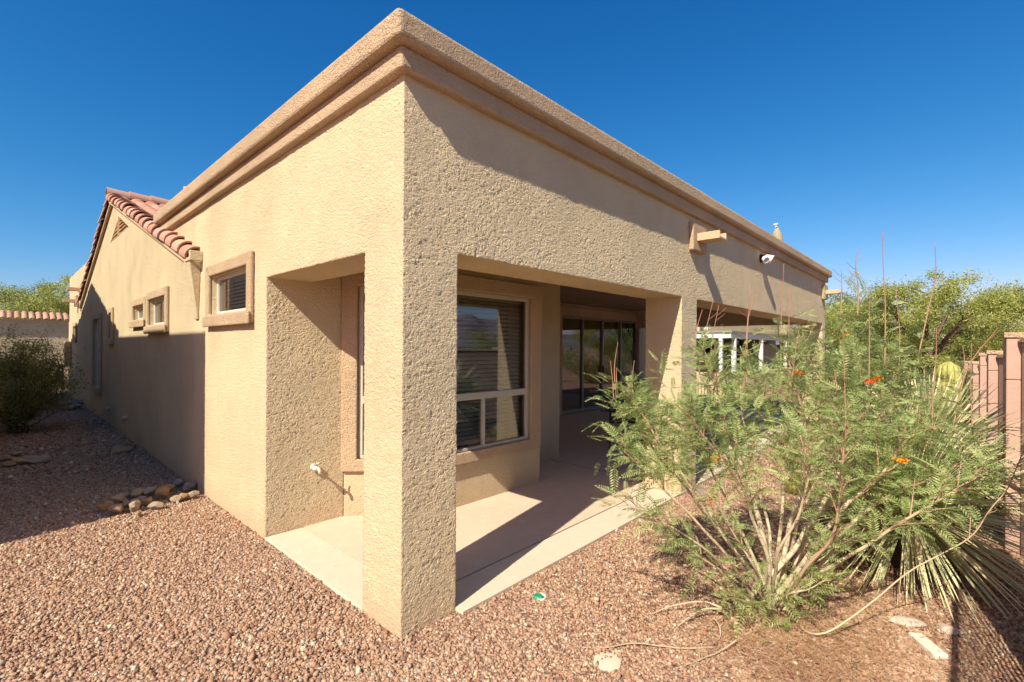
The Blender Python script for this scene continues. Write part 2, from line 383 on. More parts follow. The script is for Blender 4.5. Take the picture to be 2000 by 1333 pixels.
PW = ([(0, .41, 0, .42, -.12, ZW), (0, 11.74, 0, .45, ZO, ZW), (3.77, 4.20, 0, .45, -.12, ZW), (11.44, 11.74, 0, .45, -.12, ZW),
                  (0, .41, .42, 2.06, ZO, ZW), (0, .2, 2.06, 4.35, -.12, ZW), (.2, .72, 2.06, 2.26, -.12, ZC), (11.44, 11.74, .45, 4.8, ZO, ZC+.02),
                  ], [hb(ops[0])])
def wstep(a, lo, hi):
    if a == 0: return .0095 if hi < 4.3 else .0165
    if a == 1: return .0095 if hi < 2.1 else .014
    return .0105
X_, F_ = dice(PW[0], PW[1], wstep)
main = mesh('porch_wall', X_, F_, M['stucco_relief'], house, True)
main.name = 'porch_wall'
tri = [(8.66, 3.79), (10.76, 3.79), (9.72, 4.16)]
rect = lambda o: [(o[0], o[2]), (o[1], o[2]), (o[1], o[3]), (o[0], o[3])]
prism([(4.351, -.12), (16.0, -.12), (16.0, 2.70), (10.36, 4.59), (6.37, ZW), (4.351, ZW)], [rect(o) for o in ops[1:5]]+[tri],
      lambda a, b, t: (t, a, b), .2, 'gable_wall', M['stucco'], house, .0)
B('rear_wall', [(.015, 6, 13.9, 19.62, 2.4, 3.88), (0, .2, 16.001, 19.62, -.12, 2.4), (.015, 6, 19.4, 19.62, -.12, 2.4), (.04, .5, 19.63, 19.95, -.1, 3.5)], M['stucco'], house, .04, [hb(ops[5])])
# louvred vent in the gable
vt = mesh('gable_vent', [(.12, 8.5, 3.6), (.12, 10.9, 3.6), (.12, 9.7, 4.3)], [(0, 1, 2)], M['dark'], house)
A = Acc()
for k in range(5):
    z = 3.82+k*.07; f = 1-(z+.02-3.79)/.37; c = 9.72; hl = 1.02*f
    if hl > .05: A.add([(.0, c-hl, z-.02), (.0, c+hl, z-.02), (.09, c+hl, z+.035), (.09, c-hl, z+.035), (.0, c-hl, z-.008), (.0, c+hl, z-.008), (.09, c+hl, z+.047), (.09, c-hl, z+.047)],
                       [(0, 1, 2, 3), (7, 6, 5, 4), (0, 4, 5, 1), (3, 2, 6, 7), (0, 3, 7, 4), (1, 5, 6, 2)])
A.box((-.012, .05, 9.70, 9.75, 3.79, 4.15)); A.build('louvres', M['canale'], vt)
# bay with chamfered corners, patio back walls
def vwall(name, p, q, z0, z1, t, holes=(), mat='stucco', parent=house, bev=.012):
    """wall from p to q (2D), thickness t to the left of p->q; holes (s0, s1, z0, z1) along it"""
    d = np.array(q)-np.array(p); ln = np.linalg.norm(d); d = d/ln; nrm = np.array([-d[1], d[0]])
    V, Fc = ubox([(0, ln, 0, t, z0, z1)], [(a, b, -1, 9, c, e) for a, b, c, e in holes])
    V = [(p[0]+d[0]*s+nrm[0]*w, p[1]+d[1]*s+nrm[1]*w, z) for s, w, z in V]
    o = mesh(name, V, Fc, M[mat], parent)
    if bev: bevel(o, bev)
    return o
P0, P1, P2, P3 = (.72, 2.06), (1.32, 1.46), (3.0, 1.46), (3.66, 2.12)
CH = math.hypot(.6, .6)
def bay_window(name, p, q, s0, s1, mull=None):
    """window unit in a bay wall: stucco surround, frame with transom, panes, blind"""
    d = np.array(q)-np.array(p); d = d/np.linalg.norm(d); nr = np.array([-d[1], d[0]])
    T = lambda V: [(p[0]+d[0]*s+nr[0]*w, p[1]+d[1]*s+nr[1]*w, z) for s, w, z in V]
    def part(nm, boxes, mat, par, bev=0, holes=()):
        V, Fc = ubox(boxes, holes); o = mesh(nm, T(V), Fc, mat, par)
        if bev: bevel(o, bev)
        return o
    z0, z1, w = .55, 2.24, .19 if s1-s0 > 1 else .155
    root = part(name, [(s0-w, s1+w, -.045, -.001, z0-.12, z1+.16)], M['trim'], house, .014, [(s0, s1, -1, 1, z0, z1)])
    fw = .045
    H = [(s0+fw, s1-fw, -1, 1, 1.16, z1-fw)]
    if mull: H += [(s0+fw, mull-.02, -1, 1, z0+fw*.7, 1.085), (mull+.02, s1-fw, -1, 1, z0+fw*.7, 1.085)]
    else: H += [(s0+fw, s1-fw, -1, 1, z0+fw*.7, 1.085)]
    part('frame', [(s0, s1, .0, .05, z0, z1)], M['frame'], root, .005, H)
    sheet('pane', T([(s0+.02, .026, 1.10), (s1-.02, .026, 1.10), (s1-.02, .026, z1-.02), (s0+.02, .026, z1-.02)]), M['glass'], root)
    sheet('pane', T([(s0+.02, .032, z0+.02), (s1-.02, .032, z0+.02), (s1-.02, .032, 1.12), (s0+.02, .032, 1.12)]), M['glass'], root)
    A = Acc(); z = z0+.06
    while z < z1-.05:
        V = [(s0+.05, .10, z-.012), (s0+.05, .145, z+.014), (s1-.05, .145, z+.014), (s1-.05, .10, z-.012), (s0+.05, .10, z-.009), (s0+.05, .145, z+.017), (s1-.05, .145, z+.017), (s1-.05, .10, z-.009)]
        A.add(T(V), [(0, 1, 2, 3), (7, 6, 5, 4), (0, 4, 5, 1), (3, 2, 6, 7), (0, 3, 7, 4), (1, 5, 6, 2)]); z += .048
    for s in ([s0+.2, s1-.2] if s1-s0 > 1 else [(s0+s1)/2]):
        A.add(T([(s-.002, .098, z0+.05), (s+.002, .098, z0+.05), (s+.002, .098, z1-.05), (s-.002, .098, z1-.05)]), [(0, 1, 2, 3)])
    V, Fc = ubox([(s0+.04, s1-.04, .10, .15, z1-.07, z1-.01)]); A.add(T(V), Fc)
    A.build('blind', M['blind'], root)
    return root
vwall('bay_wall', P1, P2, -.1, ZC, .16, [(.22, 1.46, .55, 2.24)])
vwall('bay_wall', P0, (P1[0]-.002, P1[1]+.002), -.1, ZC, .16, [(.14, CH-.14, .55, 2.24)])
vwall('bay_wall', (P2[0]+.002, P2[1]+.002), P3, -.1, ZC, .16)
bay_window('bay_window', P1, P2, .22, 1.46, .72)
bay_window('bay_window', P0, P1, .14, CH-.14)
vwall('patio_wall', P3, (4.26, 2.12), -.1, ZC, .2)
vwall('patio_wall', (4.26, 2.321), (4.26, 4.8), -.1, ZC, .2)
vwall('patio_wall', (4.06, 4.801), (12.6, 4.801), -.1, ZC, .2, [(7.79-4.06, 11.6-4.06, -.2, 2.44)])
vwall('patio_wall', (12.6, 5.0), (12.6, 12.0), -.1, ZW, .2)
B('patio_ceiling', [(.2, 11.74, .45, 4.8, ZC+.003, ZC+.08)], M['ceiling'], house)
# door surround, rail above the doors
B('door_surround', [(7.55, 11.84, 4.74, 4.80, 0, 2.68)], M['trim'], house, .012, [(7.79, 11.6, 4, 5, -1, 2.44)])
door = B('sliding_door', [(7.79, 11.6, 4.80, 4.90, .0, 2.44)], M['doorframe'], house, .004,
         [(7.79+.035+i*.9525, 7.79+.9525-.02+i*.9525+(-.015 if i == 3 else 0), 4, 5.5, .07, 2.385) for i in range(4)])
for i in range(4):
    x_, y_ = 7.80+i*.9525, 4.842+.01*(i % 2); sheet('pane', [(x_, y_, .05), (x_+.935, y_, .05), (x_+.935, y_, 2.40), (x_, y_, 2.40)], M['glass'], door)
B('handle', [(9.66, 9.69, 4.76, 4.80, .92, 1.16)], M['black'], door, .005)
# flat roof and parapet bands
B('roof', [(.1, 11.6, .1, 12, 3.18, 3.26), (.2, 6, 13.9, 19.4, 3.3, 3.4)], M['stucco_far'], house)
lower = B('cornice', [(-.055, 11.79, -.055, .25, 3.215, 3.345), (-.055, .25, -.055, 6.2, 3.215, 3.345), (11.5, 11.79, -.055, 12, 3.215, 3.345)], M['trim'], house, .02, seg=3)
upper = B('cornice', [(-.12, 11.86, -.12, .32, 3.34, 3.50), (-.12, .32, -.12, 5.95, 3.34, 3.50), (11.5, 11.86, -.12, 12, 3.34, 3.50)], M['trim'], house, .032, seg=4)
# canales (roof spouts)
def canale(x, y, z, axis):
    if axis == 'y':
        b = B('roof_spout', [(x-.2, x+.2, y-.06, y-.001, z-.16, z+.17)], M['trim'], house, .014)
        B('spout', [(x-.10, x+.13, y-.32, y-.061, z-.045, z+.045)], M['canale'], b, .004, [(x-.075, x+.105, y-1, y-.06, z-.02, z+.1)])
    else:
        b = B('roof_spout', [(x-.06, x-.001, y-.2, y+.2, z-.16, z+.17)], M['trim'], house, .014)
        B('spout', [(x-.32, x-.061, y-.10, y+.13, z-.045, z+.045)], M['canale'], b, .004, [(x-1, x-.06, y-.075, y+.105, z-.02, z+.1)])
canale(4.15, 0, 2.965, 'y'); canale(11.52, 0, 2.965, 'y'); canale(0, 17.0, 2.95, 'x'); canale(0, 15.2+.6, 3.2, 'x')
# corbel under the eave end
A = Acc(); zt, zb = 2.62, 1.95
A.add([(-.001, 4.05, zt), (-.001, 4.30, zt), (-.12, 4.30, zt), (-.12, 4.05, zt), (-.001, 4.12, zb), (-.001, 4.24, zb), (-.02, 4.24, zb), (-.02, 4.12, zb)],
      [(0, 1, 2, 3), (7, 6, 5, 4), (0, 4, 5, 1), (1, 5, 6, 2), (2, 6, 7, 3), (3, 7, 4, 0)])
bevel(A.build('corbel', M['stucco'], house), .015)
B('gutter_end', [(-.13, -.001, 3.97, 4.02, 2.61, 2.72), (-.13, -.11, 4.02, 4.2, 2.61, 2.65)], M['stucco'], house, .006)
# tiled gable roof: rake tiles, ridge, field
def half_pipe(A, p, q, r0, r1, a, th=.014, seg=10, side=None, sweep=math.pi*1.02):
    p, q = np.array(p, float), np.array(q, float); d = (q-p)/np.linalg.norm(q-p)
    s = np.cross(d, (0, 0, 1.0)); s /= np.linalg.norm(s); u = np.cross(s, d)
    V = []; Fc = []
    for e, (c, r) in enumerate(((p, r0), (q, r1))):
        for rr in (r, r-th):
            for k in range(seg+1):
                t = math.pi/2-sweep/2+sweep*k/seg; V.append(c+rr*(math.cos(t)*s+math.sin(t)*u))
    n = seg+1
    for k in range(seg):
        Fc += [(k, k+1, 2*n+k+1, 2*n+k), (n+k, 3*n+k, 3*n+k+1, n+k+1), (k, n+k, n+k+1, k+1), (2*n+k, 2*n+k+1, 3*n+k+1, 3*n+k)]
    Fc += [(0, 2*n, 3*n, n), (seg, n+seg, 3*n+seg, 2*n+seg)]
    A.add(V, Fc, a)
def rake(x, ridge, eave, parent, name='rake_tiles', ex=.36):
    """barrel tiles laid up the roof edge from eave to ridge (points in y, z)"""
    A = Acc(); e, r = np.array([x, *eave]), np.array([x, *ridge]); n = int(np.linalg.norm(r-e)/ex); d = (r-e)/n; up = np.array([0, 0, 1.])
    for k in range(n):
        a = e+d*k; j = rng.normal(0, .006, 3)
        half_pipe(A, a+j+up*.028, a+d*1.2+j, .128, .108, rng.random(), th=.02, sweep=math.pi*1.1)
    o = A.build(name, M['tile'], parent, False)
    q = r-e; V = []
    for xx in (x-.055, x+.05):
        for p in (e, r):
            for zz in (-.10, -.02): V.append((xx, p[1], p[2]+zz))
    mesh('rake_board', V, [(0, 2, 3, 1), (4, 5, 7, 6), (0, 1, 5, 4), (2, 6, 7, 3), (1, 3, 7, 5), (0, 4, 6, 2)], M['canale'], parent)
    return o
    return A.build(name, M['tile'], parent, False)
troof = mesh('tile_roof', [(-.005, 10.36, 4.60), (-.005, 4.2, 2.60), (7, 4.2, 2.60), (7, 10.36, 4.60), (-.005, 16.3, 2.62), (7, 16.3, 2.62)], [(0, 1, 2, 3), (0, 3, 5, 4)], M['canale'], house)
rake(-.02, (10.36, 4.64), (4.12, 2.64), troof); rake(.0, (10.36, 4.64), (15.95, 2.77), troof)
A = Acc()
for k in range(20): half_pipe(A, (-.12+k*.36, 10.36, 4.72), (.34+k*.36, 10.36, 4.695), .135, .125, rng.random(), sweep=math.pi*1.1)
A.build('ridge_tiles', M['tile'], troof)
def tile_field(x0, x1, ridge, eave, parent, pitch=.235, rows=20, sub=8):
    nx = int((x1-x0)/pitch); xs = np.linspace(x0, x0+nx*pitch, nx*sub+1); V = []; At = []; Fc = []
    y0, z0 = ridge; y1, z1 = eave; W = len(xs)
    prof = np.abs(np.sin((xs-x0)/pitch*math.pi))**.8*.085
    col = (xs-x0)//pitch; tint = rng.random((rows+1, nx+2))
    for r in range(rows):
        for e in (0, 1):
            t = (r+e)/rows
            yy = y0+(y1-y0)*t; zz = z0+(z1-z0)*t+(.0 if e == 0 else .032)
            jit = (tint[r, col.astype(int)]-.5)*.012
            for i, x in enumerate(xs): V.append((x, yy+(0 if e == 0 else jit[i]*1.5), zz+prof[i]+.02)); At.append(tint[r, int(col[i])])
    for r in range(2*rows-1):
        for i in range(W-1): Fc.append((r*W+i, r*W+i+1, (r+1)*W+i+1, (r+1)*W+i))
    return mesh('roof_tiles', np.array(V), np.array(Fc), M['tile'], parent, False, {'rnd': At})
tile_field(.0, 7.0, (10.36, 4.62), (4.3, 2.64), troof); tile_field(.0, 7.0, (10.36, 4.62), (16.3, 2.64), troof)
A = Acc(); A.tube([(1.05, 9.4, 4.2), (1.05, 9.4, 4.93)], .055, 14); A.tube([(1.05, 9.4, 4.35), (1.05, 9.4, 4.42)], [.16, .06], 14); A.build('vent_pipe', M['tile'], troof, True)
# floodlight under the parapet
x, z = 6.72, 3.09
A = Acc()
Vr, Fr = [], []
def shell(A, c, d, prof, seg=18, a=.5):
    d = np.array(d, float); d /= np.linalg.norm(d); s = np.cross(d, (0, 0, 1.)); s /= np.linalg.norm(s); u = np.cross(s, d); V = []; Fc = []
    for (t, r) in prof:
        for k in range(seg):
            an = 2*math.pi*k/seg; V.append(np.array(c)+d*t+r*(math.cos(an)*s+math.sin(an)*u))
    for i in range(len(prof)-1):
        for k in range(seg): Fc.append((i*seg+k, i*seg+(k+1) % seg, (i+1)*seg+(k+1) % seg, (i+1)*seg+k))
    A.add(V, Fc, a)
shell(A, (x, -.001, z), (0, -1, 0), [(0, .001), (.0, .065), (.025, .065), (.035, .04), (.06, .02)]); wl = A.build('wall_light', M['black'], house, True)
A = Acc(); shell(A, (x+.02, -.05, z+.025), (.35, -1, -.55), [(0, .02), (.015, .045), (.06, .058), (.12, .075), (.123, .066), (.09, .05)]); A.build('lamp_shade', M['white'], wl, True)
A = Acc(); shell(A, (x-.06, -.05, z-.005), (-.5, -.8, -.6), [(0, .015), (.015, .035), (.07, .048), (.09, .055), (.092, .048), (.06, .04)]); A.build('lamp_shade', M['white'], wl, True)
A = Acc(); shell(A, (x+.02, -.05, z+.025), (.35, -1, -.55), [(.09, .052), (.10, .03), (.103, .001)]); A.build('bulb', M['pvc'], wl, True)
# hose bib on the recessed wall, with its pipe flange and handle
A = Acc(); A.tube([(.42, 2.058, .525), (.42, 1.94, .525)], .010, 10); A.tube([(.42, 2.05, .525), (.42, 2.035, .525)], .035, 12)
A.tube([(.42, 1.95, .53), (.42, 1.925, .51), (.42, 1.92, .48)], [.015, .016, .013], 10); A.tube([(.42, 1.945, .53), (.42, 1.945, .575)], .006, 8); A.tube([(.395, 1.945, .575), (.445, 1.945, .575)], .008, 6)
hbib = A.build('hose_tap', M['brass'], house, True)
A = Acc(); shell(A, (.405, 1.985, .525), (-1, -.3, .1), [(-.02, .018), (.0, .023), (.015, .018), (.02, .001)]); A.build('tap_cover', M['white'], hbib, True)
for y, zz in ((8.6, .34), (10.66, .32)):
    A = Acc(); shell(A, (0, y, zz), (-1, 0, -.15), [(0, .04), (.03, .045), (.07, .043), (.09, .03), (.095, .001)], 14); A.tube([(-.06, y, zz), (-.07, y, zz-.09)], .022, 10); A.build('pipe_cap', M['canale'], house, True)
# meter box and gas meter at the far corner of the side wall
bx = B('meter_box', [(-.14, -.001, 18.6, 19.2, .95, 1.75)], M['canale'], house, .01); B('meter_door', [(-.155, -.141, 18.66, 19.14, 1.02, 1.68)], M['trim'], bx, .004)
gm = empty('gas_meter', (-.3, 18.9, 0)); tag(gm, 'dark gas meter with bent pipes beside the far end of the side wall', 'gas meter')
A = Acc(); shell(A, (-.28, 18.9, .62), (-1, 0, 0), [(-.1, .001), (-.1, .13), (-.08, .15), (.06, .15), (.08, .12), (.08, .001)], 16); A.build('meter_body', M['cloth'], gm, True)
A = Acc(); A.tube([(-.2, 18.75, -.1), (-.2, 18.75, .9), (-.24, 18.8, .95), (-.28, 18.86, .9), (-.28, 18.88, .74)], .025, 8); A.tube([(-.3, 18.95, .75), (-.3, 18.98, .95), (-.2, 19.05, .95), (-.02, 19.05, .95)], .025, 8)
A.tube([(-.35, 18.6, -.1), (-.35, 18.6, .85), (-.25, 18.72, .9)], .02, 8); A.build('pipes', M['black'], gm, True)
# rooms behind the glass
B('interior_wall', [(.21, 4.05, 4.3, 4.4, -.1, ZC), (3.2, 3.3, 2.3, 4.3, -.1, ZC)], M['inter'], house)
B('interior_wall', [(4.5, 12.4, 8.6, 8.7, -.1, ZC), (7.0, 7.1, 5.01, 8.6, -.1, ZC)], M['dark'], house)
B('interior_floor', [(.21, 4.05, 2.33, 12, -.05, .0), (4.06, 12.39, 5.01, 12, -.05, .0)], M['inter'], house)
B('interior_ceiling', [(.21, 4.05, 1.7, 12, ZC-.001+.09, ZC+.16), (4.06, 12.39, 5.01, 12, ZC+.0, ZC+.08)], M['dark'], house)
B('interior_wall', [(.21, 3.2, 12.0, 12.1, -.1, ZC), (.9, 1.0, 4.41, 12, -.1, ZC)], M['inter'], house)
# curtain edge beside the last door leaf
A = Acc()
V = []; Fc = []
for i in range(40):
    xx = 10.7+i*.022; yy = 5.0+.04*math.sin(i*1.1)
    V += [(xx, yy, .05), (xx, yy, 2.4)]
    if i: Fc.append((2*i-2, 2*i, 2*i+1, 2*i-1))
A.add(V, Fc); cur = A.build('curtain', M['teal'], None, True); tag(cur, 'dark teal curtain gathered behind the right-hand leaf of the sliding door', 'curtain')
# interior pendant lamp seen through the sliding door
m, nt, bs = new_mat('lamp_glow'); bs.inputs['Base Color'].default_value = (.8, .5, .1, 1); bs.inputs['Emission Color'].default_value = (1, .62, .12, 1); bs.inputs['Emission Strength'].default_value = 1.6; M['glow'] = m
pl = empty('pendant_lamp', (9.2, 7.2, ZC)); tag(pl, 'pendant lamp with glowing amber shade hanging inside behind the sliding door', 'lamp')
A = Acc(); shell(A, (9.2, 7.2, 1.98), (0, 0.001, -1), [(-.12, .04), (-.10, .10), (.0, .24), (.07, .27)], 20); A.build('lamp_shade', M['glow'], pl, True)
A = Acc(); A.tube([(9.2, 7.2, 2.1), (9.2, 7.2, ZC)], .008, 6); A.build('cord', M['black'], pl)

# ------------------------------------------------------------------ patio slab, ground
fy = lambda x: -.085+.018*x
slab = prism([(.33, .27), (4.3, .34), (12.3, .48), (12.3, 4.79), (4.3, 4.79), (.8, 2.4), (.33, 2.05)], [], lambda a, b, t: (a, b, -.012-t), .1, 'patio_slab', M['slab']); tag(slab, kind='structure')
edge = prism([(-.006, .422), (-.004, 2.057), (.318, 2.05), (.318, .422)], [], lambda a, b, t: (a, b, -.010-t), .1, 'slab_border', M['slabedge'], bev=.008); tag(edge, kind='structure')
edge = prism([(.412, -.072), (.412, .25), (2.4, .286), (2.412, .286), (4.3, .322), (12.3, .462), (12.3, .16), (4.3, .0)], [], lambda a, b, t: (a, b, -.010-t), .1, 'slab_border', M['slabedge'], bev=.008); tag(edge, kind='structure')
jt = mesh('slab_joint', [(.31, .24, -.022), (12.3, .45, -.022), (12.3, .5, -.022), (.345, .28, -.022), (.345, 2.05, -.022), (.31, 2.05, -.022)], [(0, 1, 2, 3), (0, 3, 4, 5)], M['joint']); tag(jt, kind='structure')
jt2 = mesh('slab_joint', [(3.97, .35, -.0095), (3.985, .35, -.0095), (4.0, 2.12, -.0095), (3.985, 2.12, -.0095)], [(0, 1, 2, 3)], M['joint']); tag(jt2, kind='structure')
# terrain sheet, fine near the house, coarse out to the horizon
def terrain():
    xs = np.concatenate([np.linspace(-900, -30, 18), np.linspace(-24, 30, 110), np.linspace(40, 900, 18)]); ys = np.concatenate([np.linspace(-900, -30, 18), np.linspace(-24, 30, 110), np.linspace(40, 900, 18)])
    X, Y = np.meshgrid(xs, ys); Z = np.full(X.shape, -.034)
    for i in range(X.shape[0]):
        for j in range(X.shape[1]):
            p = Vector((X[i, j], Y[i, j], 0))
            if abs(p.x) < 26 and abs(p.y) < 26: Z[i, j] += .012*mnoise.noise(p*.9)
            else: Z[i, j] += -.02
    V = np.stack([X.ravel(), Y.ravel(), Z.ravel()], 1); W = len(xs); i, j = np.meshgrid(np.arange(len(ys)-1), np.arange(W-1), indexing='ij'); k = (i*W+j).ravel()
    return V, np.stack([k, k+1, k+W+1, k+W], 1)
V, Fc = terrain(); g = mesh('ground', V, Fc, M['gground'], smooth=True); tag(g, kind='structure')
dw = B('driveway', [(-14, -.4, 20.2, 26.5, -.045, -.02)], M['drive']); tag(dw, kind='structure')

# pebbles: one mass of crushed stone, real geometry where the camera is close
ico_v = None
def icos():
    bm = bmesh.new(); bmesh.ops.create_icosphere(bm, subdivisions=1, radius=1); V = np.array([v.co[:] for v in bm.verts]); Fc = np.array([[v.index for v in f.verts] for f in bm.faces]); bm.free(); return V, Fc
IV, IF = icos()
def pebbles(P, size, seed, zbase):
    r = np.random.default_rng(seed); n = len(P)
    S = size*np.exp(r.normal(0, .28, n))[:, None]*np.stack([r.uniform(.75, 1.3, n), r.uniform(.6, 1.0, n), r.uniform(.45, .8, n)], 1)
    V = IV[None]*(1+r.normal(0, .16, (n, 12, 1)))*S[:, None, :]
    q = r.normal(0, 1, (n, 4)); q[:, 3] *= 2.2; q[:, 0] *= 1.6; q /= np.linalg.norm(q, axis=1)[:, None]; w, x, y, z = q.T
    Rm = np.stack([1-2*(y*y+z*z), 2*(x*y-z*w), 2*(x*z+y*w), 2*(x*y+z*w), 1-2*(x*x+z*z), 2*(y*z-x*w), 2*(x*z-y*w), 2*(y*z+x*w), 1-2*(x*x+y*y)], 1).reshape(n, 3, 3)
    V = np.einsum('nij,nkj->nki', Rm, V)
    V += np.stack([P[:, 0], P[:, 1], zbase+S[:, 2]*r.uniform(-.1, .9, n)], 1)[:, None, :]
    Fc = (IF[None]+(np.arange(n)*12)[:, None, None]).reshape(-1, 3)
    return V.reshape(-1, 3), Fc, np.repeat(r.random(n), 12)
def inside_house(x, y):
    sl = (x > .40) & (x < 12.3) & (y > (-.075+.019*x)+.010*np.sin(x*23)+.008*np.sin(x*61))
    return sl | ((x > -.012+.010*np.sin(y*31)) & (y > -.012))
def scatter(x0, x1, y0, y1, dens, seed):
    r = np.random.default_rng(seed); n = int((x1-x0)*(y1-y0)*dens); P = np.stack([r.uniform(x0, x1, n), r.uniform(y0, y1, n)], 1)
    return P[~inside_house(P[:, 0], P[:, 1])]
Q = QAcc(3)
for i, (x0, x1, y0, y1, dn, sz) in enumerate([(-1.75, .02, -.6, 2.2, 6200, .0094), (-1.9, .02, 2.2, 6, 4200, .0102), (-2.4, .02, 6, 12, 1100, .018), (-.6, 2.1, -2.5, 0, 5800, .0092), (2.1, 5.6, -2.7, .2, 3800, .0102), (5.6, 11, -2.9, .3, 800, .018)]):
    P = scatter(x0, x1, y0, y1, dn, 100+i); Q.add(*pebbles(P, sz, 200+i, -.035))
pg = Q.build('gravel', M['pebble']); tag(pg, kind='stuff')

# rocks
def rock(name, c, s, a, seed, mat='rock', rz=0.0, flat=1.0):
    bm = bmesh.new(); bmesh.ops.create_icosphere(bm, subdivisions=3, radius=1); rr = random.Random(seed*13+5)
    off = Vector((seed*3.1, seed*1.7, seed*.9)); pl_ = []
    for d_ in range(11): n_ = Vector((rr.gauss(0, 1), rr.gauss(0, 1), rr.gauss(0, 1))).normalized(); pl_.append((n_, rr.uniform(.5, .78)))
    for v in bm.verts:
        p = v.co.copy(); q = p*(1+.22*mnoise.noise(p*.9+off))
        for n_, h_ in pl_:                                   # broken faces
            e = q.dot(n_)-h_
            if e > 0: q -= n_*e*.96
        q += p*.05*mnoise.noise(p*3.5+off)
        v.co = q*1.2
    o_me = bpy.data.meshes.new(name); bm.to_mesh(o_me); bm.free()
    A_ = o_me.attributes.new('rnd', 'FLOAT', 'POINT'); A_.data.foreach_set('value', np.full(len(o_me.vertices), a, np.float32)); o_me.materials.append(M[mat])
    o = bpy.data.objects.new(name, o_me); o.location = c; o.scale = s; o.rotation_euler = (0, 0, rz); return link(o)
PX = (280/2000.)
pile = [  # (u, v) of centre in the photo's pile, radius m, tint, label
 (203, 992, .055, .0, 'orange-brown angular rock at the left end of the rock pile'), (226, 997, .07, .35, 'wide tan rock at the front left of the rock pile'), (232, 977, .06, .45, None),
 (268, 966, .065, .4, None), (295, 962, .07, .7, None), (277, 976, .04, .8, 'small pale grey rock in the middle of the rock pile'), (262, 983, .05, .5, None), (285, 983, .05, .15, None),
 (262, 993, .065, .5, None), (303, 990, .055, .6, None), (320, 966, .085, .05, 'largest rock of the pile, bright orange-brown'), (328, 955, .06, .2, None), (345, 975, .055, .5, None),
 (357, 972, .05, .1, None), (350, 945, .06, .8, 'brown and grey rock at the back right of the pile against the wall'), (373, 951, .062, 1, 'upright grey and pink rock standing against the side wall'), (247, 985, .045, .6, None), (362, 955, .04, .9, None),
 (292, 977, .035, .6, None), (214, 985, .04, .7, None), (378, 968, .05, .55, None), (270, 1003, .03, .4, None), (245, 966, .035, .6, None)]
for i, (u, v, r_, a, lab) in enumerate(pile):
    p = onz(u, v+7, -.03); o = rock('rock', (p[0], p[1], r_*.30), (r_*1.15, r_*.85, r_*(1.1 if i == 15 else .8)), a, i+1, rz=i*1.7)
    tag(o, lab or 'tan weathered rock in the rock pile beside the shaded side wall', 'rock', 'rocks piled by the side wall')
for i, (u, v, r_, a) in enumerate([(8, 902, .09, .2), (30, 893, .08, .7), (42, 908, .10, .3), (62, 903, .09, .5), (80, 905, .10, .5), (20, 912, .07, .1)]):
    p = onz(u, v, -.03); o = rock('rock', (p[0], p[1], .02), (r_*1.3, r_, r_*.5), a, i+30, rz=i)
    tag(o, ['rusty rock at the left edge of the photo in the low rock row', 'grey flat rock at the back of the low rock row', 'tan rock at the front of the low rock row', 'brown rock in the middle of the low rock row', 'long tan rock at the right end of the low rock row', 'small orange rock at the front left of the low rock row'][i], 'rock', 'low row of rocks in the shaded gravel')
p = onz(240, 886, -.03); tag(rock('rock', (p[0], p[1], .02), (.14, .09, .05), .3, 41), 'flat tan rock alone in the shaded gravel near the wall', 'rock')
for i, (u, v, r_, a, lab) in enumerate([(118, 795, .16, .3, 'orange-brown rock near the far shaded corner of the side wall'), (145, 792, .2, .8, 'grey rock lying at the foot of the wall far corner'), (135, 800, .15, .6, 'dark flat rock in front of the far corner rocks')]):
    p = onz(u, v, -.03); tag(rock('rock', (p[0], p[1], .03), (r_*1.4, r_, r_*.5), a, 50+i), lab, 'rock', 'rocks by the far corner')
for i, (u, v, s, a, lab) in enumerate([(1772, 1222, (.055, .10, .022), .5, 'flat greyish rock behind the white slab of stone'), (1853, 1236, (.055, .06, .02), .9, 'pinkish flat rock at the edge of the fence shadow'), (1366, 962, (.11, .08, .03), 1.0, 'brown rounded river rock at the patio edge beneath the shrub')]):
    p = onz(u, v, -.04); tag(rock('rock', (p[0], p[1], -.025), s, a, 60+i, 'whiterock' if i < 2 else 'rock', rz=.5), lab, 'rock')
p = onz(1812, 1262, -.02); o = obox('stone_slab', (p[0], p[1], -.02), (.21, .075, .035), math.atan2(-.10, -.17)+.1, M['whiterock'], None, .008)
a_ = o.data.attributes.new('rnd', 'FLOAT', 'POINT'); tag(o, 'narrow white slab of broken stone lying on the dirt near the fence shadow', 'stone')
# round covers in the gravel
p = onz(1186, 1290, -.02); A = Acc(); V = []; sg = 40
ringr = [1+.03*math.sin(k*1.3)+.02*math.sin(k*2.9) for k in range(sg)]
V = [(p[0]+.073*ringr[k]*math.cos(2*math.pi*k/sg), p[1]+.073*ringr[k]*math.sin(2*math.pi*k/sg), z) for z in (-.06, -.022) for k in range(sg)]+[(p[0], p[1], -.019)]
A.add(V, [(k, (k+1) % sg, sg+(k+1) % sg, sg+k) for k in range(sg)]+[(sg+k, sg+(k+1) % sg, 2*sg) for k in range(sg)])
o = bevel(A.build('utility_cover', M['slabedge'], None), .004); tag(o, 'round pale concrete cover set flush in the gravel', 'cover')
cov = o
A = Acc()
for k, (dx, dy) in enumerate([(-.01, .025), (.012, .020), (-.045, .03)]): B('pit', [(p[0]+dx-.005, p[0]+dx+.004, p[1]+dy-.004, p[1]+dy+.005, -.021, -.0165)], M['bark'], cov, .002)
p = onz(1055, 1165, -.02); e = empty('valve_cover', (p[0], p[1], -.03)); tag(e, 'small green plastic cap in a broken white pipe ring in the gravel', 'cap')
A = Acc(); shell(A, (p[0], p[1], -.03), (0, .001, 1), [(-.03, .042), (.012, .042), (.012, .034), (-.01, .034)], 24); A.build('pipe_ring', M['pvc'], e)
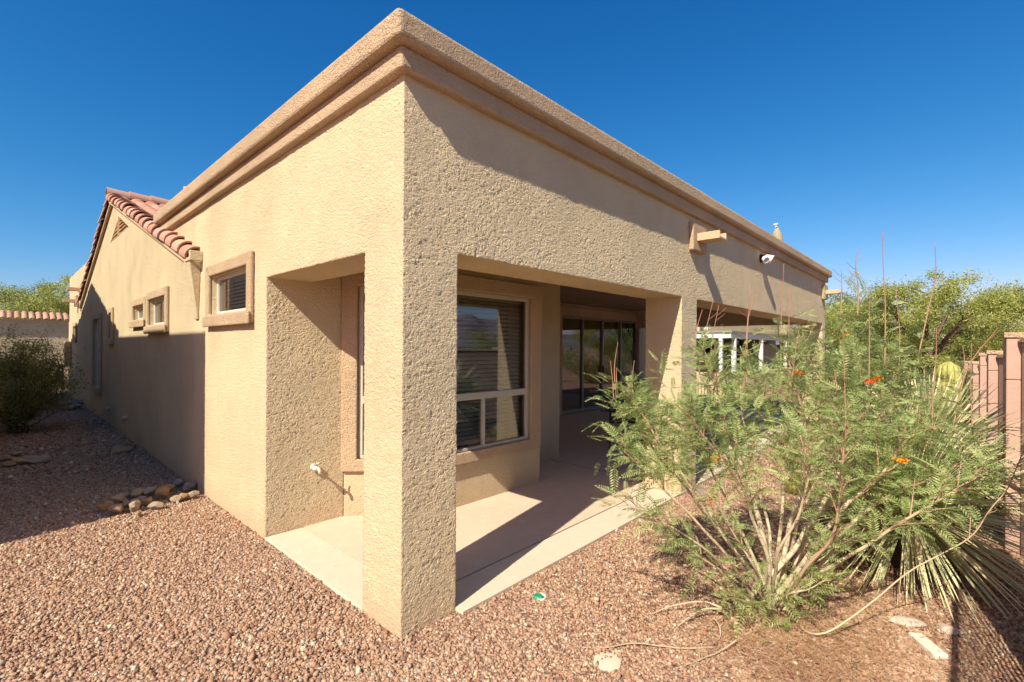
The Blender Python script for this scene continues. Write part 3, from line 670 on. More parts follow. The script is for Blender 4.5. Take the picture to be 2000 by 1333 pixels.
A = Acc(); shell(A, (p[0]-.012, p[1]+.008, -.03), (0, .001, 1), [(-.02, .032), (.014, .034), (.02, .028), (.02, .001)], 14); A.build('green_cap', M['green'], e)

# ------------------------------------------------------------------ THE BIG SHRUB
def rotm(t, d):
    """rows: frame with x along d"""
    d = d/np.linalg.norm(d); ref = np.array([0, 0, 1.]) if abs(d[2]) < .9 else np.array([1., 0, 0])
    s = np.cross(ref, d); s /= np.linalg.norm(s); u = np.cross(d, s)
    s2 = s*math.cos(t)+u*math.sin(t); u2 = -s*math.sin(t)+u*math.cos(t)
    return np.stack([d, s2, u2])
def leaf_template(pairs=8, sub=5, L_=.14, PL=.036, droop=.25, seed=0):
    """twice-divided leaf: rachis, pinnae in pairs, each with small leaflets. x along, y across"""
    r = np.random.default_rng(seed); Vs = []
    def quad(c, a, b): Vs.append([c-b*.35, c+a*.5-b*.5, c+a, c+a*.5+b*.5])
    for i in range(pairs+1):
        x = L_*(.22+.78*i/pairs); z = -droop*x*x/L_*1.0
        pl = PL*(1-.45*(i/pairs)**2)*(.8+.2*min(1, i/2))
        for sd in ((-1, 1) if i < pairs else (0,)):
            dirv = np.array([.55, sd*.85, -.12]) if sd else np.array([1, 0, -.2]); dirv = dirv/np.linalg.norm(dirv)
            side = np.cross(dirv, (0, 0, 1)); base = np.array([x, 0, z]); lift = r.normal(0, .12)
            lz = r.normal(0, .35); wv = (side+np.array([0, 0, lz]))*.0042*(pl/.036)**.5; tipd = np.array([0, 0, r.normal(-.004, .003)])
            Vs.append([base, base+dirv*pl*.45-wv, base+dirv*pl+tipd, base+dirv*pl*.5+wv])
    # rachis as a thin strip
    for i in range(4):
        x0, x1 = L_*i/4, L_*(i+1)/4; Vs.append([np.array([x0, -.0008, -droop*x0*x0/L_]), np.array([x1, -.0008, -droop*x1*x1/L_]), np.array([x1, .0008, -droop*x1*x1/L_]), np.array([x0, .0008, -droop*x0*x0/L_])])
    V = np.array(Vs).reshape(-1, 3); return V, np.arange(len(V)).reshape(-1, 4)
TPL = [leaf_template(8, 6, .15, .040, .3, 0), leaf_template(7, 6, .12, .036, .1, 1), leaf_template(9, 6, .17, .042, .6, 2), leaf_template(6, 4, .075, .024, .3, 3), leaf_template(10, 4, .13, .026, .2, 4)]
def catmull(pts, n):
    pts = [np.asarray(p, float) for p in pts]; P = [2*pts[0]-pts[1]]+pts+[2*pts[-1]-pts[-2]]; out = []
    for i in range(1, len(P)-2):
        for k in range(n):
            t = k/n; a, b, c, d = P[i-1], P[i], P[i+1], P[i+2]
            out.append(.5*((2*b)+(-a+c)*t+(2*a-5*b+4*c-d)*t*t+(-a+3*b-3*c+d)*t**3))
    out.append(pts[-1]); return out
class Shrub:
    def __init__(s, root): s.root = root; s.L = QAcc(4); s.ends = []
    def leaf(s, p, d, scale, tint, k=None):
        V, Fc = TPL[k if k is not None else random.choice((0, 1, 2, 4))]
        Rm = rotm(random.uniform(-.7, .7), d); s.L.add(p+(V*scale)@Rm, Fc, np.clip(tint+rng.normal(0, .10, len(V)), 0, .97))
    def leaves_along(s, path, t0, dens, scale=1.0, spread=1.0, tint=.5):
        seg = np.diff(np.array(path), axis=0); ln = np.linalg.norm(seg, axis=1); tot = ln.sum(); n = max(1, int(tot*(1-t0)*dens))
        cum = np.concatenate([[0], np.cumsum(ln)])
        for k in range(n):
            s_ = tot*(t0+(1-t0)*(k+random.random())/n); i = min(np.searchsorted(cum, s_)-1, len(seg)-1); i = max(i, 0)
            p = path[i]+seg[i]*(s_-cum[i])/ln[i]; d = seg[i]/ln[i]
            az = 2.4*k+random.uniform(-.5, .5); fr = rotm(az, d); out = fr[1]
            dd = out*.85*spread+d*.55+np.array([0, 0, .12]); s.leaf(p, dd, scale*random.uniform(.7, 1.15), tint+random.uniform(-.22, .22))
shrub = tag(empty('flowering_shrub', (1.62, -1.45, -.05)), 'tall airy shrub with feathery leaves, orange flowers and bare red stalks beside the patio', 'shrub')
SH = Shrub(shrub)
base = onz(1502, 1195, -.05)
def jit(p, s): return np.asarray(p)+rng.normal(0, s, 3)
stemA = []
def stem(way, r0, a0, a1, leaf_t0, dens, nbr, brl, lscale=1.0, tint=.5, stalk=0.0, one=None):
    """a main stem through way points, side shoots with leaves on its upper part"""
    A = Acc(); path = catmull(way, 7); n = len(path)
    path = [p+np.array([mnoise.noise(Vector(p*5)), mnoise.noise(Vector(p*5+7)), 0])*.018*min(1, np.linalg.norm(p-path[0])*2) for p in path]
    rad = [r0*(1-.78*i/(n-1))+.0012 for i in range(n)]; A.tube(path, rad, 7, np.repeat([a0+(a1-a0)*i/(n-1) for i in range(n)], 7))
    dens *= 1.3; nbr = int(nbr*1.25); leaf_t0 = min(.85, leaf_t0*1.12)
    if dens: SH.leaves_along(path, leaf_t0, dens, lscale, 1, tint)
    for b in range(nbr):
        t = leaf_t0*.92+(1-leaf_t0*.92)*(b+random.random())/nbr; i = min(int(t*(n-1)), n-2); d = path[i+1]-path[i]; d /= np.linalg.norm(d)
        fr = rotm(b*2.4+random.uniform(-.6, .6), d); dd = fr[1]*random.uniform(.55, .95)+d*.9+np.array([0, 0, .25]); dd /= np.linalg.norm(dd); l = brl*random.uniform(.6, 1.25)*(1.1-.4*t)
        q = [path[i], path[i]+dd*l*.5+np.array([0, 0, .01]), path[i]+dd*l+np.array([0, 0, .05*l])]
        bp = catmull(q, 5); A.tube(bp, [rad[i]*.5*(1-.7*j/(len(bp)-1))+.001 for j in range(len(bp))], 5, a1*.8+.1, cap=False)
        SH.leaves_along(bp, .1, dens*1.05 if dens else 0, lscale, 1, tint)
        if random.random() < .6:
            d2 = dd+fr[2]*random.uniform(-.8, .8); d2 /= np.linalg.norm(d2); c = bp[len(bp)//2]
            b2 = [c, c+d2*l*.3, c+d2*l*.55]; A.tube(b2, [.0025, .002, .001], 4, a1, cap=False); SH.leaves_along(b2, .1, dens*1.1 if dens else 0, lscale*.95, 1, tint)
    A.build('stem', M['stem'], shrub, True)
    return path
# way points given as (u, v, metres away)
W = lambda *l: [jit(base, .055)*np.array([1, 1, 0])+np.array([0, 0, -.04])]+[at(*q) for q in l]
STEMS = [
 # pale thick middle stems
 (W((1492, 1080, 3.0), (1468, 960, 3.05), (1425, 850, 3.1), (1400, 770, 3.15), (1385, 700, 3.2)), .020, .0, .7, .42, 34, 12, .26),
 (W((1530, 1080, 3.1), (1560, 960, 3.15), (1575, 870, 3.2), (1560, 780, 3.25), (1535, 690, 3.3)), .017, .0, .7, .55, 30, 10, .24),
 (W((1520, 1060, 3.2), (1530, 950, 3.3), (1520, 850, 3.4), (1480, 760, 3.5)), .014, .1, .7, .45, 34, 10, .26),
 (W((1500, 1100, 2.9), (1470, 1010, 2.9), (1440, 930, 2.85), (1380, 860, 2.85), (1340, 800, 2.85)), .013, .1, .8, .45, 32, 10, .24),
 # left fan
 (W((1440, 1080, 2.95), (1370, 980, 3.0), (1310, 900, 3.0), (1260, 820, 3.05), (1225, 770, 3.1)), .013, .1, .7, .48, 36, 12, .22),
 (W((1430, 1070, 3.1), (1340, 950, 3.2), (1280, 880, 3.25), (1240, 800, 3.3)), .012, .1, .7, .55, 36, 10, .20),
 (W((1420, 1085, 2.85), (1340, 1000, 2.85), (1270, 930, 2.9), (1215, 880, 2.95)), .010, .15, .7, .62, 30, 8, .18),
 (W((1450, 1040, 3.2), (1400, 940, 3.3), (1350, 860, 3.4), (1300, 800, 3.5)), .011, .1, .7, .5, 34, 10, .22),
 (W((1400, 1095, 2.75), (1330, 1040, 2.7), (1260, 1000, 2.7), (1215, 965, 2.7)), .007, .25, .6, .55, 22, 5, .13),
 # right fan
 (W((1560, 1060, 3.1), (1620, 960, 3.2), (1650, 870, 3.25), (1640, 790, 3.3), (1625, 720, 3.3)), .017, .05, .6, .5, 34, 12, .26),
 (W((1580, 1080, 2.95), (1650, 990, 2.9), (1720, 930, 2.9), (1780, 850, 2.95), (1830, 800, 3.0)), .016, .1, .7, .45, 34, 12, .26),
 (W((1570, 1060, 3.2), (1640, 950, 3.4), (1680, 850, 3.5), (1690, 770, 3.55), (1670, 690, 3.6)), .014, .1, .7, .5, 36, 12, .26),
 (W((1590, 1090, 3.0), (1680, 1010, 3.0), (1760, 960, 3.0), (1850, 920, 3.05), (1900, 880, 3.1)), .014, .15, .7, .40, 32, 12, .24),
 (W((1600, 1120, 2.85), (1680, 1070, 2.75), (1780, 1010, 2.7), (1860, 960, 2.7), (1930, 920, 2.7)), .012, .2, .7, .45, 28, 10, .22),
 (W((1560, 1130, 2.8), (1620, 1060, 2.65), (1640, 960, 2.6), (1650, 880, 2.6), (1660, 820, 2.6)), .010, .4, .9, .40, 24, 8, .20),
 (W((1590, 1120, 3.2), (1690, 1000, 3.4), (1760, 900, 3.5), (1775, 830, 3.6), (1760, 770, 3.65)), .013, .1, .7, .5, 34, 12, .25),
 (W((1540, 1050, 3.35), (1580, 920, 3.6), (1600, 820, 3.8), (1590, 740, 3.9), (1570, 660, 4.0)), .013, .1, .7, .5, 34, 10, .26),
 (W((1500, 1030, 3.4), (1470, 900, 3.7), (1450, 800, 3.8), (1460, 720, 3.9)), .012, .1, .7, .5, 34, 10, .26),
 # centre back
 (W((1550, 1050, 3.25), (1600, 930, 3.3), (1700, 840, 3.3), (1740, 770, 3.35), (1730, 690, 3.4)), .012, .1, .7, .45, 34, 12, .24),
 (W((1520, 1090, 2.8), (1560, 1000, 2.7), (1580, 920, 2.7), (1560, 850, 2.7)), .010, .2, .7, .5, 26, 8, .20),
 (W((1480, 1120, 2.75), (1450, 1070, 2.7), (1420, 1020, 2.7), (1400, 980, 2.7)), .008, .2, .6, .35, 22, 7, .13),
 (W((1560, 1120, 2.9), (1600, 1080, 2.8), (1650, 1060, 2.8), (1690, 1050, 2.8)), .008, .2, .6, .35, 24, 7, .15),
 (W((1470, 1140, 2.9), (1400, 1110, 2.8), (1340, 1070, 2.8), (1300, 1050, 2.8)), .007, .2, .6, .5, 20, 5, .12),
 (W((1540, 1160, 2.8), (1580, 1150, 2.75), (1620, 1130, 2.75)), .006, .2, .6, .3, 26, 5, .13),
 (W((1470, 1180, 2.9), (1440, 1170, 2.85), (1420, 1150, 2.85)), .006, .2, .6, .3, 24, 4, .12),
]
for s_ in STEMS: stem(*s_)
# long arching wand on the right
stem(W((1600, 1240, 2.75), (1700, 1180, 2.75), (1790, 1110, 2.7), (1880, 1060, 2.65), (1950, 980, 2.6), (2005, 880, 2.6)), .0048, .1, .6, .62, 9, 4, .16)
# low dry branches lying on the gravel
def branch_on_ground(pts, r, a, label, sub=()):
    A = Acc(); P = [onz(u, v, z) for u, v, z in pts]; path = catmull(P, 8); n = len(path)
    path = [p+np.array([mnoise.noise(Vector(p*14)), mnoise.noise(Vector(p*14+5)), 0])*.006 for p in path]
    a = a*.6+.28; r *= .78
    A.tube(path, [r*(1-.7*i/(n-1)) for i in range(n)], 7, a)
    for k in range(3, n, 5):
        if random.random() < .5: q = path[k]; A.tube([q, q+rng.normal(0, 1, 3)*.02+np.array([0, 0, .012])], [.0035, .0015], 5, a, cap=False)
    o = A.build('fallen_branch', M['stem'], None, True); tag(o, label, 'branch', 'dry branches lying around the shrub'); return o
branch_on_ground([(1410, 1188, .05), (1370, 1175, .06), (1310, 1185, .02), (1272, 1200, -.03)], .009, .0, 'pale curved dry branch arching over gravel, uppermost left of the shrub')
branch_on_ground([(1410, 1190, .045), (1375, 1190, .045), (1340, 1210, .0), (1318, 1230, -.03)], .009, .05, 'second pale dry branch curving left, below the uppermost one')
branch_on_ground([(1395, 1265, -.02), (1330, 1266, -.02), (1240, 1257, -.015), (1180, 1266, -.02), (1120, 1263, -.03)], .008, .3, 'long brown dry branch stretching left above the round concrete cover')
branch_on_ground([(1440, 1250, .02), (1400, 1275, -.01), (1350, 1295, -.02), (1315, 1308, -.03)], .007, .25, 'brown dry branch ending low between the round cover and the shrub')
branch_on_ground([(1392, 1205, .02), (1405, 1225, .02), (1405, 1245, -.01), (1390, 1262, -.02)], .006, .1, 'short pale hooked branch left of the shrub base')
branch_on_ground([(1620, 1230, -.0), (1660, 1222, -.02), (1700, 1210, -.02), (1740, 1190, -.02)], .006, .5, 'thin pale stick on the dirt to the right of the shrub base')
# bare red stalks
STALKS = [((1675, 620, 3.2), (1676, 560, 3.2), (1671, 515, 3.2), (1678, 488, 3.2)), ((1728, 720, 3.3), (1729, 600, 3.3), (1725, 520, 3.3), (1724, 452, 3.3)), ((1795, 690, 3.0), (1812, 610, 3.0), (1827, 540, 3.0), (1826, 474, 3.0)),
 ((1820, 880, 2.9), (1822, 780, 2.9), (1828, 700, 2.9), (1829, 640, 2.9)), ((1642, 620, 3.4), (1644, 560, 3.4), (1643, 525, 3.4)), ((1755, 740, 3.3), (1757, 650, 3.3), (1750, 565, 3.3)), ((1697, 760, 3.1), (1698, 660, 3.1), (1697, 560, 3.1)),
 ((1382, 740, 3.3), (1392, 660, 3.3), (1404, 596, 3.3)), ((1366, 730, 3.25), (1376, 660, 3.25), (1392, 590, 3.25)), ((1354, 700, 3.3), (1362, 640, 3.3), (1372, 605, 3.3)), ((1452, 780, 3.3), (1456, 680, 3.3), (1466, 560, 3.3)),
 ((1458, 700, 3.25), (1462, 620, 3.25), (1478, 575, 3.25)), ((1525, 720, 3.4), (1526, 620, 3.4), (1531, 515, 3.4)), ((1540, 700, 3.4), (1541, 620, 3.4), (1540, 560, 3.4)), ((1500, 800, 3.2), (1512, 720, 3.2), (1545, 680, 3.2), (1575, 650, 3.2)),
 ((1545, 760, 3.2), (1552, 700, 3.2), (1560, 645, 3.2)), ((1199, 780, 3.1), (1196, 740, 3.1), (1192, 705, 3.1)), ((1204, 780, 3.1), (1200, 720, 3.1), (1207, 668, 3.1)), ((1207, 775, 3.1), (1204, 740, 3.1), (1204, 718, 3.1)),
 ((1237, 775, 3.05), (1235, 740, 3.05), (1239, 704, 3.05)), ((1652, 860, 3.0), (1650, 760, 3.0), (1646, 640, 3.0)), ((1878, 760, 3.0), (1884, 710, 3.0), (1880, 675, 3.0)), ((1900, 850, 2.9), (1896, 760, 2.9), (1898, 670, 2.9)),
 ((1860, 840, 2.9), (1890, 720, 2.9), (1950, 640, 2.9)), ((1965, 1000, 2.6), (1985, 900, 2.6), (1990, 800, 2.6), (1978, 760, 2.6)), ((1880, 900, 2.7), (1935, 830, 2.7), (1960, 740, 2.7)), ((1920, 640, 3.1), (1900, 720, 3.1), (1870, 800, 3.1))]
for i, w in enumerate(STALKS[:14]+STALKS[15:24]):
    A = Acc(); path = catmull([at(*q) for q in w], 6); n = len(path); A.tube(path, [.0043*(1-.6*k/(n-1)) for k in range(n)], 6, np.repeat(np.linspace(.6, 1, n), 6))
    if i in (0, 2, 4, 7, 8, 10, 13, 14, 22):
        for k in range(random.randint(2, 6)):
            q = path[random.randint(n//3, n-3)]; sd = random.choice((-1, 1)); rt = np.array([math.sin(YAW), -math.cos(YAW), 0])
            A.tube([q, q+rt*sd*.04+np.array([0, 0, .03]), q+rt*sd*.065+np.array([0, 0, .055])], [.0016, .0014, .001], 4, .95, cap=False)
    A.build('stalk', M['stem'], shrub, True)
    # a tuft of leaves where each stalk leaves the crown
    SH.leaves_along([at(*w[0])-np.array([0, 0, .12]), at(*w[0]), at(*w[1])*.6+at(*w[0])*.4], 0, 34, .95, 1, .5)
# fill clumps so that the crown closes as in the photo
CL = [(1240, 800, 3.1, .13), (1230, 880, 3.05, .12), (1290, 860, 3.1, .14), (1340, 790, 3.1, .14), (1400, 740, 3.2, .17), (1450, 790, 3.2, .17), (1390, 850, 3.0, .15), (1480, 860, 3.1, .17), (1540, 800, 3.2, .17),
      (1600, 860, 3.1, .18), (1660, 800, 3.2, .17), (1700, 880, 3.0, .18), (1740, 850, 3.1, .11), (1650, 920, 3.0, .12), (1730, 940, 2.9, .11), (1800, 920, 2.95, .12), (1840, 970, 2.9, .11), (1540, 890, 3.3, .10), (1690, 720, 3.4, .16), (1640, 650, 3.4, .16),
      (1660, 610, 3.4, .12), (1700, 640, 3.4, .14), (1530, 650, 3.4, .08), (1500, 740, 3.4, .09), (1590, 740, 3.4, .14), (1880, 930, 2.9, .10), (1410, 1050, 2.9, .08),
      (1350, 1090, 2.9, .06), (1600, 1110, 2.9, .08), (1540, 1200, 2.9, .07), (1470, 1190, 2.95, .06), (1260, 940, 2.9, .08), (1930, 1000, 2.7, .08), (1230, 1000, 2.75, .07)]
for (u, v, d, r_) in CL:
    c = at(u, v, d)
    for k in range(int(19*(r_/.14)**2)+3):
        o_ = rng.normal(0, 1, 3)*r_*np.array([1, 1, .8]); dd = o_/np.linalg.norm(o_)+np.array([0, 0, .25])+rng.normal(0, .4, 3); SH.leaf(c+o_, dd, random.uniform(.6, 1.05), .5+random.uniform(-.25, .3))
for k in range(90):      # small grey-green shoots around the base
    c = base+np.array([random.gauss(0, .22), random.gauss(0, .22), abs(random.gauss(0, .07))]); SH.leaf(c, np.array([random.gauss(0, 1), random.gauss(0, 1), 1.2]), random.uniform(.7, 1.2), .35+random.uniform(-.1, .2), 3)
SH.L.build('foliage', M['leaf_shrub'], shrub)
# flower heads
def flower(u, v, d, sz, tint):
    c = at(u, v, d); Q = QAcc(4); r = np.random.default_rng(int(u)); n = 46
    for k in range(n):
        o_ = r.normal(0, 1, 3); o_[2] = abs(o_[2])*.8; o_ = o_/np.linalg.norm(o_); p = c+o_*sz*r.uniform(.3, 1); a = np.cross(o_, r.normal(0, 1, 3)); a /= np.linalg.norm(a); b = np.cross(o_, a); s = sz*.26
        Q.add(np.array([p, p+a*s+b*s*.4+o_*s*.3, p+b*s*1.4*.6+a*s*.5+o_*s*.8, p+b*s-a*s*.3]), np.arange(4).reshape(1, 4), np.full(4, np.clip(tint+r.normal(0, .25), 0, 1)))
    return Q.build('flower', M['flower'], shrub)
for f_ in [(1400, 900, 2.85, .028, .7), (1390, 978, 2.8, .030, .4), (1758, 905, 2.8, .032, .8), (1700, 748, 3.0, .03, .15), (1716, 742, 3.0, .022, .8), (1560, 733, 3.2, .03, .3), (1742, 860, 2.9, .010, .9), (1655, 657, 3.3, .014, .8), (1376, 1237, 2.75, .010, .6), (1322, 712, 3.1, .010, .7), (1540, 1285, 2.75, .0, .5)][:10]:
    flower(*f_[:3], f_[3]*1.25, f_[4])
# dry orange-brown litter under the shrub
A = QAcc(4)
for k in range(9500):
    cu = random.random(); 
    if cu < .6: p = np.array([random.gauss(1.42, .30), random.gauss(-1.72, .26)])
    else: p = np.array([random.gauss(2.1, .5), random.gauss(-1.95, .25)])
    if inside_house(p[0], p[1]): continue
    an = random.uniform(0, math.pi*2); l = random.uniform(.015, .06); d = np.array([math.cos(an), math.sin(an), random.uniform(-.15, .15)])*l; s = np.array([-math.sin(an), math.cos(an), 0])*.0012; z = np.array([p[0], p[1], -.014+abs(random.gauss(0, .008))])
    A.add(np.array([z-s, z+d-s*.5, z+d+s*.5, z+s]), np.arange(4).reshape(1, 4), np.full(4, random.random()))
tag(A.build('leaf_litter', M['litter']), kind='stuff')
# bare soil patch under the shrub
V = []; sg = 60
for k in range(sg):
    t = 2*math.pi*k/sg; rr = 1+.18*math.sin(3*t+1)+.1*math.sin(7*t); V.append((1.9+1.15*rr*math.cos(t), -1.85+.42*rr*math.sin(t), -.031))
so = mesh('soil', V, [tuple(range(sg))], plain('bare_soil', (.54, .365, .25), .95, 0, .35, 9, .1, .02)); tag(so, kind='structure')

# ------------------------------------------------------------------ yuccas and cacti
def yucca(c, n, ln, seed, label, elmin=-.45, w=.012, tipdry=.35, heading=None):
    r = np.random.default_rng(seed); root = tag(empty('yucca', (c[0], c[1], -.05)), label, 'yucca', 'spiky yuccas beyond the shrub'); Q = QAcc(4)
    for k in range(n):
        az = r.uniform(0, 2*math.pi); el = math.asin(np.clip(r.uniform(math.sin(elmin), 1), -1, 1)); L_ = ln*r.uniform(.8, 1.1)
        d = np.array([math.cos(az)*math.cos(el), math.sin(az)*math.cos(el), math.sin(el)]); s = np.array([-math.sin(az), math.cos(az), 0])+r.normal(0, .25, 3); s /= np.linalg.norm(s); nrm = np.cross(d, s)
        seg = 4; P = []; ww = w*r.uniform(.8, 1.2)
        for i in range(seg+1):
            t = i/seg; p = np.array(c)+d*(.05+L_*t)+np.array([0, 0, -.10*L_*t*t*math.cos(el)]); wd = ww*(.7+.6*t if t < .3 else (1-t)*1.25+.0)*1.0
            wd = ww*min(1, .55+t*2)*max(.04, 1-max(0, t-.35)/.65)
            P += [p-s*wd+nrm*wd*.35, p, p+s*wd+nrm*wd*.35]
        P = np.array(P); Fc = []
        for i in range(seg):
            b = 3*i; Fc += [(b, b+1, b+4, b+3), (b+1, b+2, b+5, b+4)]
        tint = r.uniform(.3, .92); A_ = np.repeat(np.clip(tint+np.linspace(-.1, tipdry, seg+1), 0, 1), 3); Q.add(P, np.array(Fc), A_)
    Q.build('leaves', M['yucca'], root)
    Q = QAcc(4)                                  # drooping dead leaves under the head
    for k in range(n//6):
        az = r.uniform(0, 2*math.pi); d = np.array([math.cos(az)*.75, math.sin(az)*.75, -.62]); s = np.array([-math.sin(az), math.cos(az), 0]); p = np.array(c)-np.array([0, 0, .05]); L_ = ln*r.uniform(.35, .62)
        Q.add(np.array([p-s*.006, p+d*L_-s*.001, p+d*L_+s*.001, p+s*.006]), np.arange(4).reshape(1, 4), r.uniform(0, 1, 4))
    Q.build('dry_leaves', M['dry'], root)
    A = Acc(); A.tube([(c[0], c[1], -.06), (c[0], c[1], c[2]+.05)], [.11, .07], 10); A.build('trunk', M['bark'], root, True)
    return root
yucca((3.22, -2.05, .43), 680, .93, 5, 'large green yucca in front, its spiky leaves fanning down to the dirt', -.75)
yucca((4.5, -2.1, .60), 480, .92, 8, 'paler grey-green yucca behind the larger one, leaves pointing up by the pink fence', -.35, .024)
def barrel(c, r_, h, label, name='barrel_cactus', ribs=18):
    root = tag(empty(name, (c[0], c[1], c[2])), label, 'cactus'); A = Acc(); V = []; Fc = []; rows = 14; sg = ribs*4
    pr_ = []
    for i in range(rows+1):
        t = i/rows; z = h*t; rad = r_*(1 if h > 3*r_ and t < .85 else math.sqrt(max(0, 1-((t-.5)/.5)**2)) if h < 3*r_ else math.sqrt(max(0, 1-((t-.85)/.15)**2))); rad = max(rad, .02*r_)
        for k in range(sg):
            an = 2*math.pi*k/sg; rr = rad*(1-.14*(k % 4 != 0)-.06*(k % 4 == 2)); V.append((c[0]+rr*math.cos(an), c[1]+rr*math.sin(an), c[2]+z)); 
            if k % 4 == 0: pr_.append(V[-1]+(an, rad))
    for i in range(rows):
        for k in range(sg): Fc.append((i*sg+k, i*sg+(k+1) % sg, (i+1)*sg+(k+1) % sg, (i+1)*sg+k))
    A.add(V, Fc); A.build('body', M['cgreen'], root, True); Q = QAcc(4)
    for (x, y, z, an, rad) in pr_:
        for q in range(9):
            d = np.array([math.cos(an)+random.gauss(0, .7), math.sin(an)+random.gauss(0, .7), random.gauss(.1, .7)])*r_*.22; p = np.array([x, y, z+random.uniform(-.5, .5)*h/rows]); s = np.array([-math.sin(an), math.cos(an), 0])*.0016*(r_/.12); Q.add(np.array([p-s, p+d-s*.3, p+d+s*.3, p+s]), np.arange(4).reshape(1, 4), np.full(4, random.random()))
    Q.build('spines', M['cactus'], root); return root
barrel((4.75, -.98, -.05), .13, .24, 'small golden barrel cactus glowing yellow between the shrub stems')
c_ = at(1852, 800, 9); barrel((c_[0], c_[1], -.05), .19, 1.50, 'tall yellow-green columnar cactus rising behind the yuccas', 'column_cactus', 14)
c_ = at(1517, 437, 25); root = tag(empty('saguaro', (c_[0], c_[1], 0)), 'saguaro top with a white bloom poking above the parapet', 'saguaro')
A = Acc(); V = []; Fc = []; sg = 48; H = 8.0; rows = 22
for i in range(rows+1):
    t = i/rows; z = (H)*t; rad = .25*(1 if t < .93 else math.sqrt(max(.02, 1-((t-.93)/.072)**2))); bx_ = c_[0]+.25*(1-t)*3*.1; lean = (1-t)*1.0
    for k in range(sg):
        an = 2*math.pi*k/sg; rr = rad*(1-.12*(k % 3 != 0)); V.append((c_[0]+lean*.45+rr*math.cos(an), c_[1]-lean*.45+rr*math.sin(an), z))
for i in range(rows):
    for k in range(sg): Fc.append((i*sg+k, i*sg+(k+1) % sg, (i+1)*sg+(k+1) % sg, (i+1)*sg+k))
Fc.append(tuple(rows*sg+k for k in range(sg))); A.add(V, Fc); A.build('trunk', M['saguaro'], root, True)
A = Acc(); shell(A, (c_[0]-.08, c_[1], H-.03), (-.1, .1, 1), [(0, .05), (.12, .06), (.17, .14), (.2, .10), (.19, .01)], 12); A.build('flower', M['white'], root, True)

# ------------------------------------------------------------------ trees and bushes
def canopy(Q, C, r_, n, leaf, seed, flat=.75, tint=.5, tv=.25):
    r = np.random.default_rng(seed); O = r.normal(0, 1, (n, 3))*np.array([1, 1, flat])*r_*.55; P = C+O
    d = r.normal(0, 1, (n, 3)); d /= np.linalg.norm(d, axis=1)[:, None]; s = np.cross(d, r.normal(0, 1, (n, 3))); s /= np.linalg.norm(s, axis=1)[:, None]; l = leaf*r.uniform(.6, 1.4, (n, 1))
    V = np.stack([P, P+d*l*.5+s*l*.16, P+d*l, P+d*l*.5-s*l*.16], 1).reshape(-1, 3); Fc = np.arange(4*n).reshape(-1, 4); Q.add(V, Fc, np.repeat(np.clip(tint+r.normal(0, tv, n), 0, 1), 4))
def tree(name, x, y, h, spread, mat, seed, label, cat='tree', group=None, limbs=7, leaf=.10, ncl=90, nleaf=170, zb=-.1, droop=.0, trunk_r=.16, low=.35, clr=.55):
    r = np.random.default_rng(seed); random.seed(seed); root = tag(empty(name, (x, y, zb)), label, cat, group); A = Acc(); Q = QAcc(4); base = np.array([x, y, zb])
    tips = []
    for k in range(limbs):
        az = 2*math.pi*k/limbs+r.uniform(-.3, .3); e = base+np.array([math.cos(az)*spread*r.uniform(.35, .7), math.sin(az)*spread*r.uniform(.35, .7), h*r.uniform(.55, .82)])
        mid = base+(e-base)*np.array([.35, .35, .5])+r.normal(0, .12, 3)*h*.1; path = catmull([base, mid, e], 6); n = len(path); A.tube(path, [trunk_r*(1-.8*i/(n-1)) for i in range(n)], 7)
        for j in range(5):
            q = path[random.randint(n//2, n-1)]; az2 = az+r.uniform(-1.2, 1.2); l = spread*r.uniform(.25, .55); e2 = q+np.array([math.cos(az2)*l, math.sin(az2)*l, r.uniform(-.05, .22)*h]); p2 = catmull([q, (q+e2)/2+np.array([0, 0, .06*h]), e2], 4); A.tube(p2, [trunk_r*.28*(1-.8*i/(len(p2)-1)) for i in range(len(p2))], 5, cap=False); tips += [e2, (q+e2)/2, p2[-2]]
    for k in range(ncl):
        if k < len(tips): c = tips[k]
        else:
            u = r.normal(0, 1, 3); u /= np.linalg.norm(u); c = base+np.array([u[0]*spread, u[1]*spread, 0])*r.uniform(.45, 1)**.6+np.array([0, 0, h*(low+(1-low)*(.5+.5*u[2]))])
            rr_ = math.hypot(c[0]-x, c[1]-y)/spread; c[2] = min(c[2], zb+h*(1-.42*rr_*rr_)*r.uniform(.8, 1)); c[2] -= droop*rr_*h
        canopy(Q, c, clr*r.uniform(.6, 1.35), int(nleaf*r.uniform(.6, 1.3)), leaf, int(r.integers(1e6)), .65, r.uniform(.3, .7), .22)
    A.build('trunk', M['bark'], root, True); Q.build('crown', M[mat], root); return root
c_ = at(1800, 700, 19); tree('mesquite_tree', c_[0], c_[1], 4.75, 3.9, 'pverde', 11, 'broad light green mesquite spreading over the far end of the garden', limbs=9, ncl=260, nleaf=560, leaf=.085, low=.2, clr=.42, trunk_r=.14)
c_ = at(1672, 700, 24); tree('mesquite_tree', c_[0], c_[1], 4.7, 3.0, 'mesq', 12, 'darker mesquite just beyond the end of the patio roof', limbs=7, ncl=130, nleaf=380, leaf=.09, low=.3, clr=.5)
c_ = at(1930, 700, 26); tree('palo_verde_tree', c_[0], c_[1], 4.1, 3.6, 'pverde', 13, 'pale airy palo verde behind the pink fence', limbs=8, ncl=90, nleaf=170, leaf=.12, low=.25, clr=.6)
c_ = at(2040, 700, 34); tree('palo_verde_tree', c_[0], c_[1], 3.6, 4.6, 'pverde', 14, 'distant palo verde at the right edge of the photo', limbs=8, ncl=80, nleaf=170, leaf=.16, low=.2, clr=.8)
